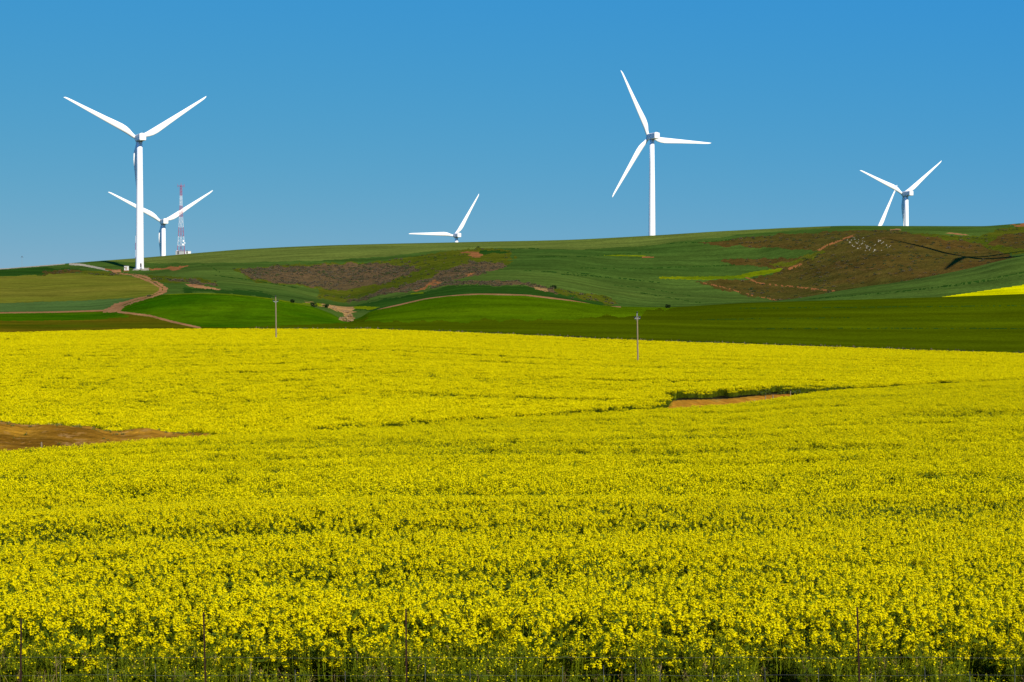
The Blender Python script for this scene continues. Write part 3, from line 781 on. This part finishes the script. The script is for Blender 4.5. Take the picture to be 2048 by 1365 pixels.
def vigour(x, d):
    """how tall / floriferous the crop stands: long streaks that swing round the slope on the left, thin patches"""
    q = d + 0.75 * (np.sqrt(np.minimum(x + 4, 0) ** 2 + 9) - 3)
    s = fbm(x / 11, q / 3.6, 41, 4)
    s2 = fbm(x / 45, q / 13, 57, 3)
    return np.clip((0.58 * s + 0.42 * s2 - 0.405) / 0.12, 0, 1)      # 0 = poor, 1 = full bloom

def canola(d0, d1, dens):
    um = 1450 if d0 < 60 else 700
    u, d, x = field_points(d0, d1, dens, -um, 2048 + um)
    k = np.abs(x) < 0.30 * d + 12
    u, d, x = u[k], d[k], x[k]
    c, g, e = ulin(CRD, u), ulin(GAP, u), ulin(EDD, u)
    return u, d, x, c, g, e

# near field, close: whole plants
near = [plant("canola_plant", 100 + k, 4, 34, .0150, .040, .09, .16, leaves=11, pods=11) for k in range(8)]
poor = [plant("canola_plant", 200 + k, 3, 20, .0150, .034, .08, .16, leaves=14, pods=14) for k in range(4)]
LODA = 62.0
u, d, x, c, g, e = canola(27.0, LODA, 26.0)
v = vigour(x, d) * np.clip((d - 26.2) / 1.2, 0, 1)
k = rng.random(len(d)) < 0.55 + 0.45 * v
u, d, x, v = u[k], d[k], x[k], v[k]
idx = np.where(rng.random(len(d)) < 0.10 + 0.85 * (1 - v), 8 + rng.integers(0, 4, len(d)), rng.integers(0, 8, len(d)))
s = (0.88 + 0.12 * v) * rng.uniform(.88, 1.10, len(d)) * np.where(d < 28.6, rng.uniform(.62, 1.0, len(d)), 1)
P = np.stack([x, d, ground(x, d)], 1)
rot = np.stack([rng.normal(0, .07, len(d)), rng.normal(0, .07, len(d)), rng.uniform(0, 6.28, len(d))], 1)
scatter("canola", P, rot, np.stack([np.ones_like(s), np.ones_like(s), s], 1), idx, near + poor, "yellow flowering canola crop just behind the wire fence", "crop")

# near field up to its crest: clumps
mid = [clump("canola_clump", 300 + k, 22, 9, .032, .050, .33, leaves=50) for k in range(8)]
midp = [clump("canola_clump", 330 + k, 11, 5, .034, .045, .31, leaves=70) for k in range(4)]
u, d, x, c, g, e = canola(LODA - 1, 330, 3.6)
k = (d < c) 
u, d, x = u[k], d[k], x[k]
v = vigour(x, d)
idx = np.where(rng.random(len(d)) < 0.04 + 0.92 * (1 - v), 8 + rng.integers(0, 4, len(d)), rng.integers(0, 8, len(d)))
s = (0.84 + 0.16 * v) * rng.uniform(.9, 1.1, len(d))
P = np.stack([x, d, ground(x, d)], 1)
rot = np.stack([rng.normal(0, .05, len(d)), rng.normal(0, .05, len(d)), rng.uniform(0, 6.28, len(d))], 1)
scatter("canola", P, rot, np.stack([np.ones_like(s), np.ones_like(s), s], 1), idx, mid + midp, "yellow flowering canola of the near field up to its crest", "crop")

# far field, from the ditch to the wheat
far = [clump("canola_clump", 400 + k, 34, 6, .062, .07, .56, leaves=50) for k in range(8)]
farp = [clump("canola_clump", 430 + k, 20, 4, .055, .06, .56, leaves=80) for k in range(4)]
u, d, x, c, g, e = canola(100, 474, 1.35)
k = (d > c + g + 0.4 + np.clip((480 - u) / 60, 0, 1) * 1.4) & (d < e)
u, d, x, e = u[k], d[k], x[k], e[k]
v = vigour(x * .6, d * .6 + 300)
ln = (d + x * 0.03 + 14 * (fbm(x / 130, d / 90, 77) - .5)) / 24.0
tl = (np.abs(ln % 1.0 - .5) < 0.045) & (fbm(x / 34, d / 30, 79) > .33)     # sprayer wheelings and missed drill rows
tl |= (np.abs((ln * 2.6 + .3) % 1.0 - .5) < 0.07) & (fbm(x / 16, d / 12, 83) > .56)
v = np.where(tl & (d > 200), v * .15, np.minimum(1, v * .75 + .33))
idx = np.where(rng.random(len(d)) < 0.03 + 0.85 * (1 - v), 8 + rng.integers(0, 4, len(d)), rng.integers(0, 8, len(d)))
s = (0.86 + 0.14 * v) * rng.uniform(.95, 1.05, len(d))
lip = np.clip((d - ulin(CRD, u) - ulin(GAP, u)) / 2.2, 0, 1)          # stunted along the ditch
f_ = np.clip((u - 1560) / 80, 0, 1) * .28 + .5
s *= f_ + (1 - f_) * lip
s = np.where(tl & (d > 200), s * .74, s)
P = np.stack([x, d, ground(x, d)], 1)
rot = np.stack([rng.normal(0, .03, len(d)), rng.normal(0, .03, len(d)), rng.uniform(0, 6.28, len(d))], 1)
scatter("canola", P, rot, np.stack([np.ones_like(s), np.ones_like(s), s], 1), idx, far + farp, "yellow canola of the far field from the ditch to the olive wheat", "crop")

# roadside growth at the foot of the frame: thin stems, few flowers, dry grass
edge = [plant("edge_plant", 500 + k, 8, 2, .0135, .02, .055, .17, H=1.0, leaves=3, pods=14, dry=.04) for k in range(6)] + \
       [plant("dry_grass", 520 + k, 9, 0, .01, .01, .01, .12, H=.62, leaves=0, pods=5, dry=.55) for k in range(4)]
n = 7000
d = 25.3 + rng.random(n) ** .7 * 2.3
x = rng.uniform(-19, 19, n)
keep = fbm(x / .6, d / .5, 63, 3) + (d - 26.2) * .14 > 0.55
d, x = d[keep], x[keep]; n = len(d)
idx = np.where(rng.random(n) < .26, 6 + rng.integers(0, 4, n), rng.integers(0, 6, n))
s = rng.uniform(.62, 1.0, n) * np.clip(.62 + (d - 25.3) * .17, .5, 1.06)
P = np.stack([x, d, ground(x, d)], 1)
rot = np.stack([rng.normal(0, .13, n), rng.normal(0, .13, n), rng.uniform(0, 6.28, n)], 1)
scatter("roadside_weeds", P, rot, np.stack([np.ones(n), np.ones(n), s], 1), idx, edge, "thin green stems with few flowers and dry grass along the fence", "weeds")

# low scrub on the brown patches of the hill
sv = [tuft("scrub_tuft", 600 + k, 60, .75, .8, .42, [M['scrub']]) for k in range(4)] + [tuft("scrub_tuft", 620 + k, 60, .75, .9, .42, [M['scrub_g']]) for k in range(2)]
jj, ii = np.nonzero((cov == CI['scrubland']) | (cov == CI['brownhill']) | (cov == CI['rough']))
area = (ucols[ii+1] - ucols[ii]) / F * DROWS[jj] * (DROWS[jj+1] - DROWS[jj])
cd = cov[jj, ii]
dens = np.where(cd == CI['scrubland'], .16, np.where(cd == CI['brownhill'], .035, .02))
prob = np.minimum(1, area * dens)
clus = fbm((ucols[ii] - CX) / F * DROWS[jj] / 14, DROWS[jj] / 20, 88, 3)
k = rng.random(len(ii)) < prob * np.clip((clus - .3) * 4, .1, 2)
uu = ucols[ii[k]] + rng.random(k.sum()) * (ucols[ii[k]+1] - ucols[ii[k]]); d = DROWS[jj[k]] + rng.random(k.sum()) * (DROWS[jj[k]+1] - DROWS[jj[k]])
x = (uu - CX) / F * d; n = len(x)
P = np.stack([x, d, ground(x, d) - .05], 1)
s = rng.uniform(.3, 1.0, n)
idx = np.where(rng.random(n) < np.where(cd[k] == CI['scrubland'], .2, .55), 4 + rng.integers(0, 2, n), rng.integers(0, 4, n))
scatter("scrub", P, np.stack([np.zeros(n), np.zeros(n), rng.uniform(0, 6.28, n)], 1), np.stack([s, s, s * .8], 1), idx, sv, "low brown and grey green scrub dotted over the unploughed hill patches", "scrub")

# ragged margin of dry tussocks where the canola meets the wheat
tv = [tuft("tussock", 640 + k, 46, .35, .75, .34, [M['scrub'], M['scrub_g'], M['bushleaf']]) for k in range(4)]
n = 3800
uu = rng.uniform(500, 2470, n); d = ulin(EDD, uu) + rng.uniform(.2, 3.0, n); x = (uu - CX) / F * d
k = fbm(x / 4, d / 3, 91) > .40; uu, d, x = uu[k], d[k], x[k]; n = len(x)
s = rng.uniform(.7, 1.5, n)
scatter("tussocks", np.stack([x, d, ground(x, d)], 1), np.stack([np.zeros(n), np.zeros(n), rng.uniform(0, 6.28, n)], 1), np.stack([s, s, s], 1), rng.integers(0, 4, n), tv, "dry grass tussocks along the margin between far canola and wheat", "grass")
n = 260
uu = rng.uniform(-700, 500, n); tt_ = rng.random(n)
d = ulin(CRD, uu) + 1 + (ulin(GAP, uu) - 1) * np.where(tt_ < .55, 1 - .12 * rng.random(n), rng.random(n)); x = (uu - CX) / F * d
s = rng.uniform(.08, .28, n)
scatter("bank_weeds", np.stack([x, d, ground(x, d)], 1), np.stack([np.zeros(n), np.zeros(n), rng.uniform(0, 6.28, n)], 1), np.stack([s, s, s], 1), rng.integers(0, 3, n), [tuft("weed_tuft", 680 + k, 40, .4, .6, .30, [M['dry'], M['stem']]) for k in range(3)], "sparse dry weeds scattered over the bare brown earth bank", "weeds")
# a few tussocks along the foot of the canola in the ditch and on the bare strip
n = 160
uu = rng.uniform(1500, 2470, n); d = ulin(CRD, uu) + ulin(GAP, uu) - rng.random(n) ** 3 * 3; x = (uu - CX) / F * d
s = rng.uniform(.35, .9, n)
scatter("ditch_grass", np.stack([x, d, ground(x, d)], 1), np.stack([np.zeros(n), np.zeros(n), rng.uniform(0, 6.28, n)], 1), np.stack([s, s, s], 1), rng.integers(0, 3, n), [tuft("green_tussock", 660 + k, 46, .4, .8, .34, [M['leaf'], M['scrub_g']]) for k in range(3)], "dark green growth along the ditch beside the bare orange strip", "grass")

# ------------------------------------------------------------------ wind turbines
def blade_mb(L=45.0):
    """root at origin, tip along +z; front faces +y (into the wind), trailing edge towards +x"""
    mb = MB()
    st = [0, .02, .045, .08, .13, .18, .24, .32, .42, .54, .66, .78, .88, .95, .985, 1.0]
    ch = [2.0, 2.0, 2.05, 2.4, 3.1, 3.55, 3.65, 3.35, 2.9, 2.45, 2.02, 1.6, 1.28, 1.0, .62, .14]
    th = [1.0, 1.0, .95, .75, .5, .38, .30, .26, .23, .21, .19, .18, .17, .16, .16, .16]
    n = 14; v = []; f = []
    for t, c, r in zip(st, ch, th):
        tw = R(16 * (1 - t) ** 2 + 1)
        rd = max(0, 1 - t / .10) if t < .10 else 0        # round root blending to an aerofoil
        le = 1.0 if t < .04 else 1.0 - .25 * min(1, (t - .04) / .1)
        for i in range(n):
            q = 2 * math.pi * i / n
            xx = -math.cos(q) * .5 + .5                     # 0 leading .. 1 trailing
            ta = math.sin(q) * .5 * (r if rd else r * (1.5 - .9 * xx))
            x = (xx * c) - (.5 * 2.0 * le if t < .10 else .75); y = ta * c
            x, y = x * math.cos(tw) - y * math.sin(tw), x * math.sin(tw) + y * math.cos(tw)
            v.append((x, -y, t * L + .6))
    m = len(st)
    for k in range(m - 1):
        for i in range(n):
            j = (i + 1) % n
            f.append((k*n+i, (k+1)*n+i, (k+1)*n+j, k*n+j))
    f.append(tuple(range(n))); f.append(tuple(range((m-1)*n, m*n))[::-1])
    mb.add(v, f, 0, True)
    return mb

AXIS = R(25)          # rotors face the wind: turned 25 degrees to the left of straight away from the road
def make_turbine(name, label, base, H, phase, cat="wind turbine", detail=True):
    """base: foot of the tower, H: hub height; phase: clock angle of one blade seen from behind"""
    t = thing(name, label, cat, base, AXIS, "white three bladed wind turbines of the wind farm")
    mb = MB(); top = H - 1.9
    mb.lathe([(2.25, -3.0), (2.25, 0), (2.20, 3), (2.05, top * .3), (1.9, top * .55), (1.65, top * .8), (1.42, top)], 40)
    tw = mb.build("tower", M['white'], t)
    if detail:
        mb = MB(); mb.box((0, -2.235, 2.1), (.95, .12, 2.0)); mb.build("door", M['darkgrey'], tw)
        mb = MB()
        for k in range(7): mb.box((0, -2.6 - .28 * k, 1.0 - .15 * k), (1.1, .28, .06))
        for sx in (-.55, .55):
            mb.tube([(sx, -2.5, 2.0), (sx, -4.3, 1.0)], .03, 6)
            mb.tube([(sx, -4.3, -.3), (sx, -4.3, 1.0)], .03, 6)
        mb.build("entrance_steps", M['steel'], tw)
        mb = MB(); mb.lathe([(3.3, -1.2), (3.3, .12)], 32); mb.build("foundation", M['concrete'], t)
    for fr in (.36, .70):
        mb = MB()
        rr = np.interp(fr, [0, .3, .55, .8, 1], [2.22, 2.05, 1.9, 1.65, 1.42])
        mb.lathe([(rr + .03, top * fr - .06), (rr + .03, top * fr + .06)], 40)
        mb.build("flange_ring", M['nacelle'], tw)
    # nacelle: a long bevelled box on the yaw bearing
    mb = MB(); mb.bevbox((0, -1.9, H + .05), (3.7, 9.6, 3.7), .38)
    mb.box((0, -4.6, H + 2.05), (1.6, 2.2, .34)); 
    na = mb.build("nacelle", M['nacelle'], t)
    mb = MB(); mb.lathe([(1.5, top - .35), (1.7, top + .15)], 32); mb.build("yaw_bearing", M['seam'], na)
    mb = MB()
    mb.box((0, -6.705, H - .1), (1.5, .03, 1.9)); mb.build("rear_hatch", M['nacelle'], na)
    for yy in (-4.2, -1.0):
        for sx in (1.853, -1.853):
            mb = MB(); mb.box((sx, yy, H), (.02, .06, 2.8)); mb.build("panel_seam", M['seam'], na)
    mb = MB(); mb.tube([(.5, -5.6, H + 1.9), (.5, -5.6, H + 3.4)], .05, 6); mb.tube([(.2, -5.6, H + 3.35), (.8, -5.6, H + 3.35)], .05, 6)
    mb.build("wind_vane", M['darkgrey'], na)
    # rotor: hub with spinner, and three blades
    hb = MB(); hb.lathe([(1.25, -1.25), (1.62, -1.0), (1.72, -.2), (1.6, .6), (1.25, 1.35), (.7, 1.85), (.1, 2.05)], 24, axis='y')
    hub = hb.build("hub", M['white'], t, (0, 4.35, H + .05))
    hub.rotation_euler = (R(4), 0, 0)
    b0 = blade_mb().build("blade", M['white'], t)
    for kk in range(3):
        b = b0 if kk == 0 else b0.copy()
        if kk: COL.objects.link(b); b.parent = t
        b.matrix_local = Matrix.Translation((0, 4.35, H + .05)) @ Matrix.Rotation(R(4), 4, 'X') @ Matrix.Rotation(R(phase + 120 * kk), 4, 'Y')
    return t

def turbine_at(label, u, yhub, D, phase, detail=False, H=None):
    g = at(u, D); hubz = CAMZ + (CY - yhub) / F * D
    return make_turbine("wind_turbine", label, g, hubz - g.z, phase, detail=detail)

turbine_at("largest white wind turbine standing on the left slope beside the dirt track", 279.5, 276.5, 1088, 57.5, True)
turbine_at("smaller white wind turbine next to the red and white lattice mast", 327, 444, 1475, 58)
turbine_at("white wind turbine mostly sunk behind the ridge with one blade lying level to the left", 913, 471.5, 1835, 31.5)
turbine_at("tall white wind turbine rising alone above the ridge right of centre", 1304, 273.5, 1250, -27)
turbine_at("white wind turbine behind the right ridge with two raised blades and grey nacelle side", 1813, 388, 1586, 53)
turbine_at("hidden wind turbine at right, only one slanting blade showing above the ridge", 1757, 465, 1690, 27)
# the turbine just outside the frame at right that throws the shadow on the brown hillside
ps = hit(1932, 514, 880, 1150)
tt = 0
b7 = None
hubz = None
for _ in range(6):
    gx, gy = ps.x + SUN.x * tt, ps.y + SUN.y * tt
    gz = float(ground(gx, gy)); tt = (gz + 74 - ps.z) / SUN.z
off = Vector((-math.sin(AXIS), math.cos(AXIS), 0)) * 4.35
make_turbine("wind_turbine", "white wind turbine beyond the right edge, known by its shadow on the brown hill",
             (gx - off.x, gy - off.y, float(ground(gx - off.x, gy - off.y))), gz + 74 - float(ground(gx - off.x, gy - off.y)), -5, detail=True)

# ------------------------------------------------------------------ lattice mast with huts, thin masts, kiosk
mp = at(362, 1178)
MS = 1178 / F
mast = thing("lattice_mast", "red and white steel lattice mast with dishes on the left ridge", "radio mast", mp, R(12))
ys = [505, 492, 473, 455, 434, 411.6, 391.6, 371.5]
z0 = CAMZ + (CY - 508.5) * MS
def mw(y): return float(np.interp(y, [371, 391, 412, 434, 455, 473, 492, 509], [1.3, 1.45, 1.7, 2.4, 3.1, 3.8, 4.6, 5.4])) / 1.2
for k in range(7):
    mb = MB()
    za, zb = (CAMZ + (CY - ys[k]) * MS) - mp.z, (CAMZ + (CY - ys[k+1]) * MS) - mp.z
    if k == 0: za = -.5
    wa, wb = mw(ys[k]) / 2, mw(ys[k+1]) / 2
    ca = [Vector((a * wa, b * wa, za)) for a, b in ((-1, -1), (1, -1), (1, 1), (-1, 1))]
    cb = [Vector((a * wb, b * wb, zb)) for a, b in ((-1, -1), (1, -1), (1, 1), (-1, 1))]
    nb = 2 if k < 4 else 3
    for i in range(4):
        mb.tube([ca[i], cb[i]], .085, 6)
        j = (i + 1) % 4
        for q in range(nb):
            p1, p2 = ca[i].lerp(cb[i], q / nb), ca[j].lerp(cb[j], (q + 1) / nb)
            p3, p4 = ca[j].lerp(cb[j], q / nb), ca[i].lerp(cb[i], (q + 1) / nb)
            mb.tube([p1, p2], .036, 5); mb.tube([p3, p4], .036, 5); mb.tube([p1, p3], .036, 5)
    mb.tube([(0, wa * .4, za), (0, wb * .4, zb)], .16, 6)       # cable run
    mb.build("mast_section", M['mast_red'] if k % 2 == 0 else M['mast_white'], mast)
tz = CAMZ + (CY - 372.5) * MS - mp.z
mb = MB()
for a in range(4):
    q = a * math.pi / 2
    mb.tube([(0, 0, tz), (1.9 * math.cos(q), 1.9 * math.sin(q), tz)], .07, 5)
    mb.tube([(1.9 * math.cos(q), 1.9 * math.sin(q), tz - .9), (1.9 * math.cos(q), 1.9 * math.sin(q), tz + 1.1)], .09, 6)
mb.tube([(1.9 * math.cos(a * .785), 1.9 * math.sin(a * .785), tz) for a in range(9)], .05, 5)
mb.tube([(0, 0, tz), (0, 0, tz + 2.2)], .05, 5)
mb.build("antenna_platform", M['mast_red'], mast)
for (dx, yy, rr) in ((1.3, 483, .55), (1.0, 490, .65), (2.1, 487, .4), (-2.4, 503, .4)):
    mb = MB(); mb.lathe([(rr * .15, .35), (rr * .6, .22), (rr, 0), (rr * .95, -.06), (rr * .3, -.12)], 16, axis='y')
    d_ = mb.build("dish", M['dish'], mast, (dx, -2.2, CAMZ + (CY - yy) * MS - mp.z))
    mb = MB(); mb.tube([(0, .3, 0), (-dx * .3, 1.1, 0)], .06, 6); mb.build("bracket", M['steel'], d_)

def hut(label, u, D, w, l, h, wall, roof, rz=0.1, dz=0):
    p = at(u, D, dz)
    t = thing("equipment_hut", label, "hut", p, rz, "huts at the foot of the lattice mast")
    mb = MB(); mb.box((0, 0, h / 2 - .5), (w, l, h + 1)); mb.build("wall", wall, t)
    mb = MB(); mb.box((0, 0, h + .06), (w + .25, l + .25, .14)); mb.build("roof", roof, t)
    mb = MB(); mb.box((-w * .2, -l / 2 - .02, 1.0), (.9, .06, 1.9)); mb.build("door", M['darkgrey'], t)
hut("long grey equipment hut under the lattice mast", 360, 1172, 5.0, 2.5, 1.9, M['hutgrey'], M['roofgrey'])
hut("white equipment hut right of the lattice mast foot", 376.5, 1173, 3.2, 2.4, 1.35, M['hutwhite'], M['hutwhite'])

def thin_mast(name, label, u, ytop, D, mts, r, head):
    p = at(u, D); h = CAMZ + (CY - ytop) / F * D - p.z
    t = thing(name, label, "mast", p)
    mb = MB(); nseg = 8
    for k in range(nseg):
        mb.tube([(0, 0, h * k / nseg - (.5 if k == 0 else 0)), (0, 0, h * (k + 1) / nseg)], [r, r], 6, k % len(mts))
    mb.build("pole", mts, t)
    if head:
        mb = MB(); mb.tube([(-.9, 0, h), (.9, 0, h)], .05, 5); mb.lathe([(.1, h), (.25, h + .3), (.25, h + .6), (.1, h + .8)], 10)
        mb.build("sensor_head", M['darkgrey'], t)
    else:
        mb = MB()
        for q in range(3):
            a = q * 2.094 + .4
            mb.tube([(0, 0, h * .9), (math.cos(a) * h * .35, math.sin(a) * h * .35, -.6)], .015, 4)
        mb.build("guy_wire", M['wire'], t)
thin_mast("weather_mast", "thin grey weather mast with dark head on the far left ridge", 44, 515, 1150, [M['steel']], .05, True)
thin_mast("guyed_mast", "faint thin red and white mast beside the largest turbine tower", 271, 472, 1330, [M['mast_red'], M['mast_white']], .10, False)

p = hit(253, 543, 900, 1150)
t = thing("transformer_kiosk", "small white transformer kiosk left of the largest turbine tower", "kiosk", p, R(-18))
mb = MB(); mb.box((0, 0, -.2), (2.4, 2.1, 1.3)); mb.build("plinth", M['redsoil'], t)
mb = MB(); mb.box((0, 0, 1.55), (1.9, 1.7, 2.2)); bd = mb.build("body", M['hutwhite'], t)
mb = MB(); mb.box((0, 0, 2.72), (2.1, 1.9, .14)); mb.build("roof", M['hutwhite'], t)
mb = MB(); mb.box((.25, -.87, 1.5), (.8, .05, 1.5)); mb.build("door", M['door'], bd)
mb = MB(); mb.box((-.55, -.87, 1.9), (.45, .05, .5)); mb.build("vent", M['darkgrey'], bd)

# ------------------------------------------------------------------ power poles in the far canola
def power_pole(label, u, ybase, ytop, D, lean, bracket):
    p = at(u, D); h = CAMZ + (CY - ytop) / F * D - p.z
    t = thing("power_pole", label, "power pole", p, R(4), "wooden power poles in the far canola")
    t.rotation_euler = (0, R(lean), R(4))
    hp = h - (.9 if bracket else .35)
    mb = MB(); mb.tube([(0, 0, -.6), (0, 0, hp * .5), (0, 0, hp)], [.15, .13, .105], 12); mb.build("pole", M['wood'], t)
    zc_ = h - 1.15
    mb = MB(); mb.box((0, -.13, zc_), (.95, .07, .07))
    for sx in (-1, 1): mb.tube([(sx * .38, -.13, zc_), (0, -.13, zc_ - .3 if not bracket else zc_ + .5)], .03, 6)
    mb.build("crossarm", M['steel'], t)
    if bracket:
        mb = MB(); mb.tube([(-.13, 0, hp - .5), (-.06, 0, h - .3)], .04, 6); mb.tube([(.13, 0, hp - .5), (.0, 0, h - .3)], .04, 6)
        mb.box((0, 0, h - .33), (.2, .12, .08)); mb.build("bracket", M['steel'], t)
    else:
        mb = MB(); mb.tube([(0, 0, hp - .1), (0, 0, h - .28)], .05, 8); mb.build("bracket", M['steel'], t)
    for (dx, dz, yy) in ((-.44, zc_ + .06, -.13), (.44, zc_ + .06, -.13), (0, h - .3, 0)):
        mb = MB(); mb.lathe([(.05, 0), (.12, .05), (.13, .13), (.08, .16), (.12, .2), (.11, .28), (.04, .33)], 12, off=(dx, yy, dz))
        mb.build("insulator", M['insul'], t)
power_pole("slim wooden power pole left of centre, before the green knoll", 552.5, 675, 591.5, 388, -.7, False)
power_pole("wooden power pole right of centre with steel bracket, before olive wheat", 1276, 718, 624, 333, -.9, True)

# ------------------------------------------------------------------ roadside wire fence
fx = lambda u, D=24.9: (u - CX) / F * D
fence = thing("wire_fence", "rusty post and wire fence along the front edge of the canola", "fence", (0, 24.9, float(ground(0, 24.9))))
FD = 24.9
posts = [(-1600, 1228, .4), (-1180, 1230, -.5), (-780, 1226, .2), (-370, 1232, 0), (35, 1238, .3), (408, 1225, -1.6), (808, 1218, -.5), (1716, 1215, -1.7), (2140, 1222, .4), (2540, 1226, -.6), (2950, 1220, .3), (3360, 1224, 0)]
for (u_, yt, ln) in posts:
    h = CAMZ + (CY - yt) / F * FD - float(ground(0, FD))
    mb = MB()
    mb.box((0, 0, h / 2 - .2), (.020, .008, h + .4)); mb.box((0, .016, h / 2 - .2), (.008, .018, h + .4))
    po = mb.build("post", M['rust'], fence, (fx(u_ + 6), 0, 0)); po.rotation_euler = (0, R(ln), 0)
for u_ in (-1480, -1380, -1280, -1060, -960, -870, -660, -560, -460, -260, -150, -60, 120, 215, 310, 500, 590, 690, 850, 940, 1032, 1125, 1207, 1271, 1320, 1425, 1476, 1530, 1637, 1751, 1850, 1940, 2030, 2100, 2250, 2350, 2440, 2640, 2750, 2850, 3050, 3150, 3260):
    mb = MB(); mb.tube([(0, 0, .12), (.004, 0, .5), (0, 0, .86 + .05 * math.sin(u_))], .0030, 5)
    mb.build("dropper", M['wire'], fence, (fx(u_), .012, 0))
for zz in (.30, .52, .76, .98):
    mb = MB()
    xs = [fx(a) for a in np.linspace(-1600, 3360, 70)]
    mb.tube([(xx, .02, zz + .006 * math.sin(k * 1.3 + zz * 9)) for k, xx in enumerate(xs)], .0008, 4, caps=False)
    mb.build("wire", M['wire'], fence)

# ------------------------------------------------------------------ small posts in the ditch, bushes, boulders
def ditch_post(u_, dd, h, label):
    Dp = float(ulin(CRD, u_)) + dd
    t = thing("fence_post", label, "fence post", at(u_, Dp), 0, "short fence posts in the ditch")
    mb = MB(); mb.tube([(0, 0, -.3), (0, 0, h - .05), (0, 0, h)], [.055, .05, .03], 8); mb.build("pole", M['wood'], t)
    mb = MB(); mb.tube([(0, -.055, h * .7), (0, -.075, h * .7)], .02, 6); mb.build("staple", M['wire'], t)
for u_, dd, h, lb in ((1489, 5, 1.2, "first short grey post from the left on the bare orange strip"), (1500, 6, 1.15, "second short post from the left on the bare orange strip"),
                      (1509, 6.5, 1.2, "third short post from the left on the bare orange strip"), (1531, 7, 1.2, "third post from the right on the bare orange strip"),
                      (1546, 7, 1.1, "second post from the right on the bare orange strip"), (1581, 6, 1.2, "rightmost short post at the end of the bare orange strip"),
                      (83, 5, 1.5, "single grey post in front of the bare brown earth bank"), (157, 6, 1.0, "low grey post right of the other post at the bare earth bank")):
    ditch_post(u_, dd, h, lb)

def bush(label, u_, y_, w, h, seed, lo=600, hi=1100):
    p = hit(u_, y_, lo, hi)
    t = thing("bush", label, "bush", p, 0, "dark bushes in the valley")
    rnd = random.Random(seed); pb = PB()
    cl = [(Vector((rnd.uniform(-.5, .5) * w, rnd.uniform(-.5, .5) * w, h * rnd.uniform(.3, .75))), rnd.uniform(.25, .42) * h) for _ in range(7)]
    for c_, r_ in cl:
        for k_ in range(90):
            dv = rv(rnd).normalized() * r_ * rnd.uniform(.55, 1.1); p_ = c_ + dv
            dd_ = (dv.normalized() + rv(rnd, .7)).normalized()
            pb.kite(p_, p_ + dd_ * .28, dd_.cross(rv(rnd)).normalized() * .09, 0)
    me = mesh_from("crown", pb.v, pb.f, pb.m, [M['bushleaf']]); me.parent = t; COL.objects.link(me)
    mb = MB()
    for c_, r_ in cl[:4]: mb.tube([(0, 0, -.3), tuple(c_ * .5 + Vector((0, 0, .1))), tuple(c_)], [.09, .06, .03], 6)
    mb.build("trunk", M['wood'], t)
bush("dark round bush above the small tan soil patch in the gully", 629, 600, 1.6, 1.5, 1, 628, 800)
bush("dark bush at the end of the pale soil patch below the hill crop", 1107, 578, 1.8, 1.5, 2, 700, 900)
bush("small dark bush on the crest of the left green knoll", 585, 606, .9, .9, 3, 600, 700)
bush("tiny dark bush on the crest of the olive wheat field", 1336, 614.5, .9, .9, 4, 600, 640)
bush("dark bush on the left of the tan gully rocks", 652, 616, 1.3, 1.2, 5, 620, 760)

def boulder(label, u_, y_, s_, seed):
    p = hit(u_, y_, 600, 800); rnd = random.Random(seed)
    n1, n2 = 10, 7; v = []; f = []
    for a in range(n2):
        for b in range(n1):
            th_, ph_ = math.pi * (a + .5) / n2, 2 * math.pi * b / n1
            r_ = s_ * (1 + .3 * math.sin(3 * ph_ + seed) * math.sin(2 * th_ + seed * 2) + rnd.uniform(-.12, .12))
            v.append((r_ * math.sin(th_) * math.cos(ph_) * 1.3, r_ * math.sin(th_) * math.sin(ph_), r_ * math.cos(th_) * .7))
    for a in range(n2 - 1):
        for b in range(n1):
            c_ = (b + 1) % n1
            f.append((a*n1+b, (a+1)*n1+b, (a+1)*n1+c_, a*n1+c_))
    f.append(tuple(range(n1))); f.append(tuple(range((n2-1)*n1, n2*n1))[::-1])
    mb = MB(); mb.add(v, f)
    o = mb.build("boulder", M['rock'], None, (p.x, p.y, p.z + s_ * .25))
    o.rotation_euler = (0, 0, seed)
    tag(o, label, "boulder", "tan boulders in the gully")
for k_, (u_, y_, s_) in enumerate(((668, 618, .9), (684, 612, 1.1), (700, 611, .8), (690, 626, 1.0), (700, 634, .9), (692, 638, .7), (657, 614, .6))):
    boulder("tan boulder among the eroded soil of the gully between the knolls", u_, y_, s_, k_ + 1)
print("SCENE BUILT")
